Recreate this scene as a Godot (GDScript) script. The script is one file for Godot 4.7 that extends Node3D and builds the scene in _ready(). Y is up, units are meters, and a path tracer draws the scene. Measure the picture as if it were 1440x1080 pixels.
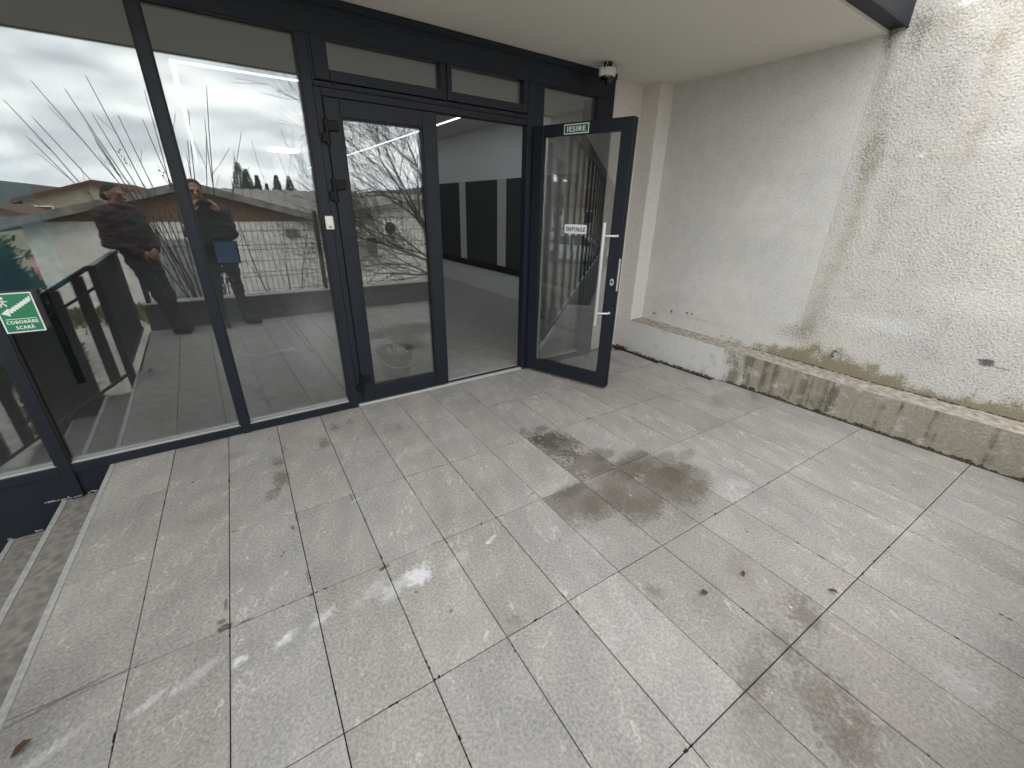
extends Node3D
# Terrace in front of a glazed shop entrance. Metres, y up. The building's front runs along x and looks towards +z;
# the terrace paving is laid 1.8 degrees off it. What stands behind the camera is built because the panes mirror it.

const GROUND := -1.19
const TERRACE_TURN := -0.0321      # paving against the building
const WALL_TURN := 0.0286          # boundary wall against the building
const ROW_Z := [-3.36, -2.7, -2.106, -1.508, -0.909, -0.310, 0.36]
const COL_X0 := -0.9225
const COL_W := 0.3008

var M := {}
var rng := RandomNumberGenerator.new()
var box_cache := {}

# ------------------------------------------------------------------ mesh builder
class MB:
	var v := PackedVector3Array()
	var n := PackedVector3Array()
	var uv := PackedVector2Array()
	var c := PackedColorArray()
	var i := PackedInt32Array()
	var tint := Color(1, 1, 1)

	func vert(p: Vector3, nn: Vector3, u := Vector2.ZERO) -> int:
		v.push_back(p); n.push_back(nn); uv.push_back(u); c.push_back(tint)
		return v.size() - 1

	func tri(a: int, b: int, d: int, nn: Vector3) -> void:
		if (v[b] - v[a]).cross(v[d] - v[a]).dot(nn) > 0.0:
			i.append_array([a, d, b])
		else:
			i.append_array([a, b, d])

	func face(pts: Array, nn: Vector3, uvs := []) -> void:     # a flat convex face
		var at := v.size()
		for k in pts.size():
			vert(pts[k], nn, uvs[k] if uvs.size() else Vector2.ZERO)
		for k in range(1, pts.size() - 1):
			tri(at, at + k, at + k + 1, nn)

	func box(lo: Vector3, hi: Vector3, b := 0.0, t := Transform3D()) -> void:
		var mid := (lo + hi) * 0.5
		var h := (hi - lo) * 0.5
		b = minf(b, minf(h.x, minf(h.y, h.z)) * 0.6)
		var ax := [Vector3.RIGHT, Vector3.UP, Vector3.BACK]
		for a in 3:
			for s in [-1.0, 1.0]:
				var d: Vector3 = ax[a] * s
				var u: Vector3 = ax[(a + 1) % 3]
				var w: Vector3 = ax[(a + 2) % 3]
				var hu: float = h[(a + 1) % 3] - b
				var hw: float = h[(a + 2) % 3] - b
				var o: Vector3 = mid + d * h[a]
				face([t * (o + u * hu + w * hw), t * (o - u * hu + w * hw), t * (o - u * hu - w * hw), t * (o + u * hu - w * hw)], (t.basis * d).normalized())
		if b <= 0.0:
			return
		for a in 3:
			var u: Vector3 = ax[(a + 1) % 3]
			var w: Vector3 = ax[(a + 2) % 3]
			var l: Vector3 = ax[a] * (h[a] - b)
			for su in [-1.0, 1.0]:
				for sw in [-1.0, 1.0]:
					var p: Vector3 = mid + u * su * h[(a + 1) % 3] + w * sw * (h[(a + 2) % 3] - b)
					var q: Vector3 = mid + u * su * (h[(a + 1) % 3] - b) + w * sw * h[(a + 2) % 3]
					face([t * (p + l), t * (p - l), t * (q - l), t * (q + l)], (t.basis * (u * su + w * sw)).normalized())
		for sx in [-1.0, 1.0]:
			for sy in [-1.0, 1.0]:
				for sz in [-1.0, 1.0]:
					var s := Vector3(sx, sy, sz)
					var p1 := mid + s * (h - Vector3(0, b, b))
					var p2 := mid + s * (h - Vector3(b, 0, b))
					var p3 := mid + s * (h - Vector3(b, b, 0))
					face([t * p1, t * p2, t * p3], (t.basis * s).normalized())

	# prism over a convex polygon in x,z with a small bevel round its top; uv are the polygon's own x,z scaled
	func slab(poly: PackedVector2Array, y0: float, y1: float, b: float, uo := Vector2.ZERO, us := Vector2.ONE) -> void:
		var mid := Vector2.ZERO
		for p in poly: mid += p
		mid /= poly.size()
		var top := []; var tuv := []
		for p in poly:
			var q: Vector2 = p - Vector2(signf(p.x - mid.x), signf(p.y - mid.y)) * b
			top.append(Vector3(q.x, y1, q.y)); tuv.append((q - uo) * us)
		face(top, Vector3.UP, tuv)
		for k in poly.size():
			var k2 := (k + 1) % poly.size()
			var p: Vector2 = poly[k]; var q: Vector2 = poly[k2]
			var out := Vector2(q.y - p.y, p.x - q.x).normalized()
			if out.dot((p + q) * 0.5 - mid) < 0: out = -out
			var o3 := Vector3(out.x, 0, out.y)
			var pu := (p - uo) * us; var qu := (q - uo) * us
			face([top[k], top[k2], Vector3(q.x, y1 - b, q.y), Vector3(p.x, y1 - b, p.y)], (o3 + Vector3.UP).normalized(), [tuv[k], tuv[k2], qu, pu])
			face([Vector3(p.x, y1 - b, p.y), Vector3(q.x, y1 - b, q.y), Vector3(q.x, y0, q.y), Vector3(p.x, y0, p.y)], o3, [pu, qu, qu, pu])

	# tapered tube along points
	func tube(pts: Array, rad: Array, sides := 6, capped := true) -> void:
		var side := Vector3.ZERO
		var first := v.size()
		for k in pts.size():
			var d: Vector3 = (pts[mini(k + 1, pts.size() - 1)] - pts[maxi(k - 1, 0)]).normalized()
			if side == Vector3.ZERO:
				side = d.cross(Vector3.UP if absf(d.y) < 0.9 else Vector3.RIGHT).normalized()
			side = (side - d * d.dot(side)).normalized()
			var up := d.cross(side)
			for s in sides:
				var a := TAU * s / sides
				var nn := side * cos(a) + up * sin(a)
				vert(pts[k] + nn * rad[k], nn, Vector2(float(s) / sides, k))
		for k in pts.size() - 1:
			for s in sides:
				var a := first + k * sides + s
				var b := first + k * sides + (s + 1) % sides
				var nn := n[a] + n[b]
				tri(a, b, a + sides, nn); tri(b, b + sides, a + sides, nn)
		if capped:
			for e in [0, pts.size() - 1]:
				var nn: Vector3 = (pts[e] - pts[1 if e == 0 else e - 1]).normalized()
				var ring := []
				for s in sides: ring.append(v[first + e * sides + s])
				face(ring, nn)

	# surface of revolution round y: profile of Vector2(radius, height)
	func lathe(profile: Array, sides := 24, at := Transform3D()) -> void:
		for k in profile.size() - 1:
			var p: Vector2 = profile[k]; var q: Vector2 = profile[k + 1]
			var out := Vector2(q.y - p.y, p.x - q.x).normalized()
			for s in sides:
				var a := TAU * s / sides; var b := TAU * (s + 1) / sides
				var da := Vector3(cos(a), 0, sin(a)); var db := Vector3(cos(b), 0, sin(b))
				var at0 := v.size()
				for e in [[p, da], [p, db], [q, db], [q, da]]:
					vert(at * (e[1] * e[0].x + Vector3.UP * e[0].y), (at.basis * (e[1] * out.x + Vector3.UP * out.y)).normalized())
				var nn := (n[at0] + n[at0 + 1])
				tri(at0, at0 + 1, at0 + 2, nn); tri(at0, at0 + 2, at0 + 3, nn)

	func mesh() -> ArrayMesh:
		var a := []
		a.resize(Mesh.ARRAY_MAX)
		a[Mesh.ARRAY_VERTEX] = v; a[Mesh.ARRAY_NORMAL] = n; a[Mesh.ARRAY_TEX_UV] = uv; a[Mesh.ARRAY_COLOR] = c; a[Mesh.ARRAY_INDEX] = i
		var m := ArrayMesh.new()
		m.add_surface_from_arrays(Mesh.PRIMITIVE_TRIANGLES, a)
		return m

# ------------------------------------------------------------------ scene helpers
var names := {}

func numbered(called: String) -> String:
	names[called] = names.get(called, -1) + 1
	return called if names[called] == 0 else "%s_%03d" % [called, names[called]]

func node(called: String, at := Vector3.ZERO, turn := 0.0, parent: Node = self) -> Node3D:
	var o := Node3D.new()
	o.name = numbered(called) if parent == self else called
	parent.add_child(o, true)
	o.position = at; o.rotation.y = turn
	return o

func thing(called: String, label: String, category: String, at := Vector3.ZERO, turn := 0.0, group := "") -> Node3D:
	return tag(node(called, at, turn), label, category, group)

func tag(o: Node3D, label: String, category: String, group := "") -> Node3D:
	o.set_meta("label", label); o.set_meta("category", category)
	if group: o.set_meta("group", group)
	return o

func part(called: String, mesh: Mesh, mat: Material, parent: Node = self, at := Vector3.ZERO, rot := Vector3.ZERO) -> MeshInstance3D:
	var o := MeshInstance3D.new()
	o.name = numbered(called) if parent == self else called
	o.mesh = mesh; o.material_override = mat
	parent.add_child(o, true)
	o.position = at; o.rotation = rot
	return o

func bx(called: String, lo: Vector3, hi: Vector3, mat: Material, parent: Node = self, b := 0.0015) -> MeshInstance3D:
	var mid := (lo + hi) * 0.5
	var s := (hi - lo).abs()
	var key := "%.4f %.4f %.4f %.4f" % [s.x, s.y, s.z, b]
	if not box_cache.has(key):
		var m := MB.new()
		m.box(-s * 0.5, s * 0.5, b)
		box_cache[key] = m.mesh()
	return part(called, box_cache[key], mat, parent, mid)

func structure(o: Node3D) -> Node3D:
	o.set_meta("kind", "structure")
	return o

func lin(r: float, g: float, b: float, a := 1.0) -> Color:
	var c := Color(r, g, b).linear_to_srgb()
	c.a = a
	return c

func mat(called: String, c: Color, rough := 0.8, metal := 0.0, spec := 0.5) -> StandardMaterial3D:
	var m := StandardMaterial3D.new()
	m.resource_name = called
	m.albedo_color = c; m.roughness = rough; m.metallic = metal; m.metallic_specular = spec
	M[called] = m
	return m

func noise(s: int, freq: float, oct := 3, type := FastNoiseLite.TYPE_SIMPLEX_SMOOTH) -> FastNoiseLite:
	var f := FastNoiseLite.new()
	f.seed = s; f.frequency = freq; f.noise_type = type
	f.fractal_type = FastNoiseLite.FRACTAL_FBM if oct > 1 else FastNoiseLite.FRACTAL_NONE
	f.fractal_octaves = oct
	return f

func noise_bytes(f: FastNoiseLite, w: int, h: int, seamless := false) -> PackedByteArray:
	var im := f.get_seamless_image(w, h) if seamless else f.get_image(w, h)
	im.convert(Image.FORMAT_L8)
	return im.get_data()

# a tiling grain: albedo multiplies, height gives relief
func grain(m: StandardMaterial3D, s: int, size: float, lo: Color, hi: Color, relief := 0.0, freq := 0.03, oct := 4) -> void:
	var f := noise(s, freq, oct)
	var t := NoiseTexture2D.new()
	t.width = 256; t.height = 256; t.seamless = true; t.noise = f
	var g := Gradient.new()
	g.set_color(0, lo); g.set_color(1, hi)
	t.color_ramp = g
	m.albedo_texture = t
	m.uv1_triplanar = true; m.uv1_world_triplanar = true
	m.uv1_scale = Vector3.ONE / size
	if relief > 0.0:
		var h := NoiseTexture2D.new()
		h.width = 256; h.height = 256; h.seamless = true; h.noise = noise(s + 7, freq * 2.0, oct)
		m.heightmap_enabled = true; m.heightmap_texture = h; m.heightmap_scale = relief

func _ready() -> void:
	rng.seed = 20240517
	camera_and_light()
	materials()
	ground_and_terrace()
	boundary_wall()
	shopfront()
	interior()
	parapet_and_railing()
	backdrop()
	signs_and_small_things()
	people()

# ------------------------------------------------------------------ camera, sky, sun, exposure
func camera_and_light() -> void:
	var cam := Camera3D.new()
	cam.name = "camera"
	add_child(cam)
	cam.position = Vector3(0, 1.525, 0)
	cam.basis = Basis(Vector3.UP, -0.602397) * Basis(Vector3.RIGHT, -0.403984) * Basis(Vector3.BACK, 0.017969)
	cam.fov = rad_to_deg(2.0 * atan(540.0 / 579.065))
	cam.near = 0.1; cam.far = 900.0
	cam.current = true

	var w := 1024; var h := 512
	var im := Image.create_empty(w, h, false, Image.FORMAT_RGBF)
	var f1 := noise(11, 1.5, 5); var f2 := noise(23, 3.4, 4)
	for y in h:
		var el := PI * (0.5 - (y + 0.5) / h)
		var ce := cos(el); var se := sin(el)
		for x in w:
			var az := TAU * (x + 0.5) / w
			var d := Vector3(ce * sin(az), se, ce * cos(az))
			var q := Vector3(d.x, 0, d.z) / (maxf(d.y, 0.0) + 0.28)
			var k := 0.5 + 0.75 * f1.get_noise_3d(q.x, d.y * 7.0, q.z) + 0.30 * f2.get_noise_3d(q.x, d.y * 9.0 + 9.0, q.z)
			k = smoothstep(0.10, 0.88, k)
			var c := Color(0.53, 0.56, 0.595).lerp(Color(1.20, 1.19, 1.17), k)
			c = c.lerp(Color(1.04, 1.04, 1.04), 0.5 * exp(-maxf(d.y, 0.0) * 11.0))
			im.set_pixel(x, y, c)
	var sm := PanoramaSkyMaterial.new()
	sm.panorama = ImageTexture.create_from_image(im)
	sm.energy_multiplier = 1.0
	var sky := Sky.new()
	sky.sky_material = sm
	var e := Environment.new()
	e.background_mode = Environment.BG_SKY
	e.sky = sky
	e.tonemap_mode = Environment.TONE_MAPPER_LINEAR
	e.tonemap_exposure = 3.25
	e.sdfgi_enabled = true; e.ssao_enabled = true; e.ssil_enabled = true
	var we := WorldEnvironment.new()
	we.name = "world_environment"
	we.environment = e
	add_child(we)

	var sun := DirectionalLight3D.new()
	sun.name = "sun"
	sun.light_energy = 0.22
	sun.light_angular_distance = 25.0
	sun.light_color = Color(1.0, 0.97, 0.93)
	sun.shadow_enabled = true
	add_child(sun)
	sun.look_at_from_position(Vector3(-4, 5.5, -4), Vector3.ZERO)

# ------------------------------------------------------------------ materials
func materials() -> void:
	mat("anthracite", lin(0.0105, 0.0150, 0.0240), 0.5, 0.0, 0.42)
	grain(M.anthracite, 5, 0.6, Color(0.86, 0.86, 0.86), Color(1, 1, 1))
	mat("black_gasket", lin(0.006, 0.006, 0.007), 0.6)
	mat("black_plastic", lin(0.0045, 0.0045, 0.005), 0.5, 0.0, 0.35)
	mat("steel", lin(0.70, 0.70, 0.69), 0.36, 0.7)
	mat("aluminium", lin(0.60, 0.61, 0.60), 0.38, 0.6)
	mat("sill_metal", lin(0.66, 0.66, 0.66), 0.35, 0.5)
	var g := mat("pane_glass", lin(0.004, 0.008, 0.008, 0.12), 0.0)
	g.transparency = BaseMaterial3D.TRANSPARENCY_ALPHA
	# solar control coating on the inner pane of the double glazing: a thin half-clear metal film
	var film := ORMMaterial3D.new()
	film.resource_name = "coated_glass"
	var orm := Image.create_empty(4, 4, false, Image.FORMAT_RGB8)
	orm.fill(Color(1.0, 0.0, 1.0))
	film.orm_texture = ImageTexture.create_from_image(orm)
	film.albedo_color = lin(0.80, 0.86, 0.86, 0.29)
	film.transparency = BaseMaterial3D.TRANSPARENCY_ALPHA
	M["coated_glass"] = film
	mat("plaster_soffit", lin(0.82, 0.795, 0.735), 0.9, 0.0, 0.3)
	grain(M.plaster_soffit, 31, 0.5, Color(0.92, 0.92, 0.915), Color(1, 1, 1), 0.06, 0.09, 4)
	mat("plaster_white", lin(0.74, 0.715, 0.675), 0.9, 0.0, 0.3)
	grain(M.plaster_white, 32, 0.5, Color(0.94, 0.94, 0.935), Color(1, 1, 1), 0.08, 0.03, 5)
	mat("nosing", lin(0.55, 0.55, 0.525), 0.55, 0.2)
	grain(M.nosing, 33, 0.3, Color(0.8, 0.8, 0.8), Color(1, 1, 1))
	mat("concrete", lin(0.22, 0.22, 0.21), 0.9)
	grain(M.concrete, 34, 1.0, Color(0.7, 0.7, 0.7), Color(1, 1, 1), 0.1, 0.03, 5)
	mat("parapet_face", lin(0.20, 0.205, 0.20), 0.8)
	grain(M.parapet_face, 35, 0.8, Color(0.75, 0.75, 0.75), Color(1, 1, 1), 0.06, 0.03, 5)
	mat("coping", lin(0.40, 0.40, 0.38), 0.8)
	grain(M.coping, 36, 0.5, Color(0.8, 0.8, 0.8), Color(1, 1, 1))
	mat("inside_white", lin(0.62, 0.62, 0.61), 0.8)
	mat("inside_ceiling", lin(0.66, 0.66, 0.65), 0.9)
	mat("inside_panel", lin(0.060, 0.061, 0.060), 0.9)
	grain(M.inside_panel, 37, 0.4, Color(0.8, 0.8, 0.8), Color(1, 1, 1))
	mat("inside_slat", lin(0.52, 0.52, 0.51), 0.7)
	mat("inside_black", lin(0.008, 0.008, 0.008), 0.6)
	mat("inside_tile", lin(0.46, 0.44, 0.42), 0.32)
	grain(M.inside_tile, 38, 0.7, Color(0.86, 0.86, 0.86), Color(1, 1, 1), 0.0, 0.02, 5)
	mat("inside_grout", lin(0.16, 0.155, 0.15), 0.9)
	mat("teal_board", lin(0.16, 0.40, 0.46), 0.8)
	mat("railing_metal", lin(0.018, 0.021, 0.026), 0.45)
	mat("wire", lin(0.045, 0.05, 0.05), 0.5, 0.2)
	mat("bark", lin(0.075, 0.062, 0.052), 0.95)
	mat("twig", lin(0.09, 0.075, 0.06), 0.9)
	var lf := mat("evergreen_leaf", Color(1, 1, 1), 0.8)
	lf.vertex_color_use_as_albedo = true
	lf.backlight = Color(0.05, 0.08, 0.03)
	var vc := mat("vertex_tint", Color(1, 1, 1), 0.85)
	vc.vertex_color_use_as_albedo = true
	mat("skin_cloth", Color(1, 1, 1), 0.85).vertex_color_use_as_albedo = true
	mat("letter_white", lin(0.8, 0.82, 0.8), 0.6)
	mat("sign_green", lin(0.012, 0.20, 0.085), 0.5)
	mat("sign_dark_green", lin(0.006, 0.10, 0.06), 0.5)
	mat("sign_white", lin(0.78, 0.80, 0.78), 0.5)
	mat("letter_blue", lin(0.012, 0.018, 0.10), 0.5)
	mat("white_plastic", lin(0.72, 0.72, 0.70), 0.4)
	mat("dead_leaf", lin(0.085, 0.042, 0.022), 0.9)
	mat("lamp_glow", lin(0.9, 0.95, 1.0), 0.5)
	M.lamp_glow.emission_enabled = true
	M.lamp_glow.emission = Color(0.93, 0.97, 1.0)
	M.lamp_glow.emission_energy_multiplier = 0.75

# ------------------------------------------------------------------ ground, terrace, stairs
func tile_frame(p: Vector3) -> Vector3:
	return p.rotated(Vector3.UP, TERRACE_TURN)

func floor_texture() -> Array:
	# what the stone tiles show: print of slate with light veins, and the dirt, lime and damp on it where the photograph has them
	var W := 1470; var H := 1080
	var x0 := -1.0; var z0 := -3.37; var px := 0.0034
	var slate := noise_bytes(noise(41, 0.010, 5), 1024, 1024, true)
	var fine := noise_bytes(noise(42, 0.22, 3), 1024, 1024, true)
	var vein_n := noise(43, 0.009, 4)
	vein_n.domain_warp_enabled = true
	vein_n.domain_warp_amplitude = 40.0; vein_n.domain_warp_frequency = 0.012
	var vein := noise_bytes(vein_n, 1024, 1024, true)
	var big := noise_bytes(noise(44, 0.006, 4), W, H)
	var blot := noise_bytes(noise(45, 0.02, 5), W, H)
	var spk := noise_bytes(noise(46, 0.12, 2), W, H)
	var d := PackedFloat32Array()
	d.resize(W * H * 3)
	var r := RandomNumberGenerator.new()
	r.seed = 5
	var toff := {}
	# tiles that have taken on brown grime: row * 64 + column
	var tints := {3 * 64 + 7: 0.09, 3 * 64 + 8: 0.12, 3 * 64 + 9: 0.08, 4 * 64 + 7: 0.10, 4 * 64 + 8: 0.16, 5 * 64 + 7: 0.13, 5 * 64 + 8: 0.15, 5 * 64 + 6: 0.08, 4 * 64 + 9: 0.06, 2 * 64 + 8: 0.08, 1 * 64 + 11: 0.12, 1 * 64 + 12: 0.10, 2 * 64 + 12: 0.10, 3 * 64 + 5: 0.05}
	var xs := PackedInt32Array(); xs.resize(W)
	for x in W:
		xs[x] = int(floor((x0 + x * px - COL_X0) / COL_W))
	for y in H:
		var z := z0 + y * px
		var row := 0
		while row < 5 and z > ROW_Z[row + 1]: row += 1
		for x in W:
			var col := xs[x]
			var key := row * 64 + col
			if not toff.has(key):
				toff[key] = [r.randi() % 1024, r.randi() % 1024, r.randf_range(-1, 1), r.randf_range(-1, 1)]
			var t: Array = toff[key]
			# the grain runs along the tile, slightly askew
			var sx: int = (x * 2 + y / 2 + t[0]) & 1023
			var sy: int = (y + t[1]) & 1023
			var at := sy * 1024 + sx
			var s := (slate[at] - 128) / 128.0
			var fi := (fine[((y + t[1]) & 1023) * 1024 + ((x + t[0]) & 1023)] + 0.7 * fine[((y * 3 + t[1]) & 1023) * 1024 + ((x * 3 + t[0]) & 1023)] - 218) / 128.0
			var ve := absf((vein[at] - 128) / 128.0)
			var k: float = 0.325 + 0.034 * s + 0.105 * fi + 0.018 * t[2] + 0.00022 * (big[y * W + x] - 128)
			if ve < 0.035 and s > -0.05:
				k += 0.17 * (1.0 - ve / 0.035)
			var warm: float = 0.012 * t[3] + 0.012 * s
			if tints.has(key):
				k *= 1.0 - tints[key] * (1.0 + 0.5 * s); warm += tints[key] * 0.10
			var o := (y * W + x) * 3
			d[o] = k * (1.0 + warm); d[o + 1] = k * 0.962; d[o + 2] = k * (0.905 - warm)
	# marks: [x, z, half length, half width, turn, colour, strength, raggedness]
	var lime := Color(0.74, 0.75, 0.77)
	var damp := Color(0.092, 0.076, 0.057)
	var mould := Color(0.035, 0.030, 0.022)
	var rust := Color(0.42, 0.33, 0.25)
	var marks := []
	for m in [[60, 1062, 0.10, 0.03, 0.45], [205, 990, 0.07, 0.022, 0.55], [270, 955, 0.12, 0.03, 0.3], [335, 928, 0.035, 0.026, 0.95], [402, 897, 0.055, 0.026, 0.9], [455, 866, 0.06, 0.035, 0.55], [520, 832, 0.10, 0.05, 0.3], [590, 806, 0.075, 0.062, 0.95], [560, 822, 0.12, 0.05, 0.5], [688, 760, 0.055, 0.018, 0.95], [640, 790, 0.1, 0.04, 0.25], [500, 703, 0.05, 0.012, 0.5]]:
		marks.append([pick(m[0], m[1]), m[2], m[3], 0.45, lime, m[4] * 0.95, 0.6, 1.6])
	# the dark patch in front of the open door and the damp round it
	for m in [[880, 660, 0.15, 0.13, damp, 0.8], [925, 668, 0.2, 0.16, damp, 0.8], [965, 690, 0.15, 0.14, damp, 0.6], [800, 690, 0.14, 0.07, damp, 0.8], [850, 705, 0.2, 0.12, damp, 0.7], [905, 715, 0.2, 0.12, damp, 0.65], [900, 652, 0.22, 0.11, damp, 0.8], [950, 662, 0.18, 0.11, damp, 0.8], [985, 684, 0.09, 0.08, damp, 0.7], [850, 640, 0.12, 0.06, damp, 0.8], [965, 640, 0.12, 0.05, damp, 0.6], [960, 715, 0.18, 0.1, damp, 0.35]]:
		marks.append([pick(m[0], m[1]), m[2], m[3], 0.25, m[4], m[5] * 0.85, 0.5, 2.2])
	for m in [[1130, 865, 0.14, 0.09, 0.7], [1090, 890, 0.16, 0.1, 0.55], [1060, 945, 0.16, 0.10, 0.5], [1160, 985, 0.2, 0.13, 0.55], [1210, 1040, 0.2, 0.14, 0.55], [1080, 1020, 0.2, 0.14, 0.35], [918, 830, 0.05, 0.05, 0.6], [725, 870, 0.05, 0.05, 0.35], [1040, 800, 0.16, 0.08, 0.3], [1000, 860, 0.2, 0.1, 0.25], [735, 605, 0.06, 0.04, 0.5], [1060, 555, 0.25, 0.05, 0.45], [1010, 565, 0.18, 0.08, 0.3]]:
		marks.append([pick(m[0], m[1]), m[2], m[3], 0.6, damp, m[4], 0.6, 1.3])
	for m in [[812, 700, 0.30, 0.22, 0.72, 7, 3], [885, 688, 0.34, 0.27, 0.72, 8, 3], [940, 680, 0.32, 0.22, 0.66, 9, 3], [895, 650, 0.24, 0.13, 0.78, 9, 2], [840, 634, 0.07, 0.05, 0.6, 9, 2], [968, 668, 0.17, 0.15, 0.68, 10, 3], [935, 645, 0.14, 0.08, 0.6, 10, 3]]:
		marks.append([pick(m[0], m[1]), m[2], m[3], 0.25, damp, m[4], 0.4, 2.2, m[5], m[6]])
	for m in [[830, 655, 0.34, 0.26, damp, 0.85, 2], [775, 625, 0.30, 0.24, damp, 0.95, 2], [745, 612, 0.14, 0.09, damp, 0.5, 1], [757, 606, 0.11, 0.07, mould, 0.75, 1], [772, 619, 0.15, 0.12, mould, 0.8, 2], [752, 622, 0.10, 0.10, mould, 0.7, 2], [800, 640, 0.13, 0.08, mould, 0.6, 2], [845, 662, 0.12, 0.05, mould, 0.35, 2]]:
		marks.append([pick(m[0], m[1]), m[2], m[3], 0.25, m[4], m[5] * 0.9, 0.85, 1.8, 8, m[6]])
	for m in [[394, 675, 0.12, 0.05, 0.75], [388, 650, 0.07, 0.04, 0.6], [383, 695, 0.06, 0.05, 0.6], [398, 632, 0.06, 0.025, 0.45], [455, 622, 0.10, 0.045, 0.6], [470, 600, 0.08, 0.05, 0.6], [492, 592, 0.06, 0.03, 0.5], [480, 640, 0.06, 0.02, 0.4], [330, 640, 0.07, 0.10, 0.25], [290, 625, 0.05, 0.08, 0.2], [560, 600, 0.08, 0.02, 0.3]]:
		marks.append([pick(m[0], m[1]), m[2], m[3], 1.45, damp, m[4], 0.85, 1.5])
	for m in [[316, 882, 0.034, 0.020, 0.95], [312, 874, 0.022, 0.016, 0.8], [317, 850, 0.008, 0.04, 0.7], [345, 872, 0.03, 0.006, 0.7], [541, 797, 0.026, 0.010, 0.95], [536, 800, 0.016, 0.012, 0.9], [411, 742, 0.010, 0.022, 0.8], [416, 728, 0.006, 0.04, 0.7], [432, 812, 0.006, 0.05, 0.6], [437, 836, 0.012, 0.010, 0.8], [748, 694, 0.02, 0.008, 0.7], [494, 700, 0.006, 0.05, 0.6]]:
		marks.append([pick(m[0], m[1]), m[2], m[3], 0.0, mould, m[4], 0.5, 2.6])
	for m in [[80, 985, 0.18, 0.008, 0.6], [150, 955, 0.12, 0.006, 0.45]]:
		marks.append([pick(m[0], m[1]), m[2], m[3], 0.2, damp, m[4], 0.3, 3.5])
	for m in [[210, 800, 0.14, 0.09, 0.4], [290, 740, 0.2, 0.06, 0.35], [320, 755, 0.1, 0.05, 0.25], [180, 850, 0.12, 0.1, 0.25]]:
		marks.append([pick(m[0], m[1]), m[2], m[3], 0.3, Color(0.40, 0.335, 0.275), m[4], 0.6, 1.0])
	for k in 70:      # droppings and scuffs
		marks.append([Vector2(r.randf_range(-0.9, 3.6), r.randf_range(-3.1, 0.1)), r.randf_range(0.004, 0.012), r.randf_range(0.003, 0.008), r.randf_range(0, 3), mould if k % 3 else lime, 0.8, 0.2, 3.0])
	for k in 26:
		marks.append([Vector2(r.randf_range(-0.9, 3.6), r.randf_range(-3.1, 0.1)), r.randf_range(0.1, 0.3), r.randf_range(0.03, 0.1), r.randf_range(-0.4, 0.4), damp if k % 2 else lime, 0.16, 0.9, 1.0])
	for m in marks:
		var c: Vector2 = m[0]
		var la: float = m[1]; var lb: float = m[2]
		var reach := maxf(la, lb) * 1.5
		var ca := cos(m[3]); var sa := sin(m[3])
		var col: Color = m[4]
		for y in range(maxi(0, int((c.y - reach - z0) / px)), mini(H, int((c.y + reach - z0) / px) + 1)):
			for x in range(maxi(0, int((c.x - reach - x0) / px)), mini(W, int((c.x + reach - x0) / px) + 1)):
				var dx := x0 + x * px - c.x; var dz := z0 + y * px - c.y
				var u := (dx * ca - dz * sa) / la; var w := (dx * sa + dz * ca) / lb
				var q := sqrt(u * u + w * w)
				if q > 1.5: continue
				if m.size() > 8 and (xs[x] != m[8] or z0 + y * px < ROW_Z[m[9]] or z0 + y * px > ROW_Z[m[9] + 1]): continue
				var rag: float = m[6] * ((blot[y * W + x] - 128) / 110.0 + 0.9 * (spk[y * W + x] - 128) / 100.0)
				var a: float = m[5] * clampf((1.0 - q) * m[7] + rag * minf(1.0, 1.6 - q), 0.0, 1.0)
				if a <= 0.0: continue
				a *= clampf(0.80 + (fine[((y * 2) & 1023) * 1024 + ((x * 2) & 1023)] - 128) / 200.0, 0.0, 1.0)
				var o := (y * W + x) * 3
				d[o] = lerpf(d[o], col.r, a); d[o + 1] = lerpf(d[o + 1], col.g, a); d[o + 2] = lerpf(d[o + 2], col.b, a)
	var out := PackedByteArray()
	out.resize(W * H * 3)
	for k in d.size():
		var v := clampf(d[k], 0.0, 1.0)
		out[k] = int(255.0 * (1.055 * pow(v, 0.41667) - 0.055) + 0.5) if v > 0.0031 else int(v * 3294.6)
	var im := Image.create_from_data(W, H, false, Image.FORMAT_RGB8, out)
	var hf := noise(47, 0.09, 4)
	var hi := hf.get_image(W, H)
	hi.convert(Image.FORMAT_L8)
	return [ImageTexture.create_from_image(im), ImageTexture.create_from_image(hi), Vector2(x0, z0), Vector2(1.0 / (W * px), 1.0 / (H * px))]

# where on the paving (in its own axes) a mark of the photograph lies
func pick(x: float, y: float) -> Vector2:
	var b := Basis(Vector3.UP, -0.602397) * Basis(Vector3.RIGHT, -0.403984) * Basis(Vector3.BACK, 0.017969)
	var d := b * Vector3(x - 720.0, 540.0 - y, -579.065)
	var p := Vector3(0, 1.525, 0) + d * (-1.525 / d.y)
	p = p.rotated(Vector3.UP, -TERRACE_TURN)
	return Vector2(p.x, p.z)

# where on the boundary wall (along it, and height) a mark of the photograph lies
func pick_wall(x: float, y: float) -> Vector2:
	var b := Basis(Vector3.UP, -0.602397) * Basis(Vector3.RIGHT, -0.403984) * Basis(Vector3.BACK, 0.017969)
	var d := b * Vector3(x - 720.0, 540.0 - y, -579.065)
	var t := Transform3D(Basis(Vector3.UP, WALL_TURN), Vector3(3.775, 0, -3.1)).affine_inverse()
	var o := t * Vector3(0, 1.525, 0)
	d = t.basis * d
	var p := o + d * ((0.212 - o.x) / d.x)
	return Vector2(p.z, p.y)

func wall_x(z_world: float, off := 0.0) -> float:
	return 3.775 + 0.0286 * (z_world + 3.1) + off

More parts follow.
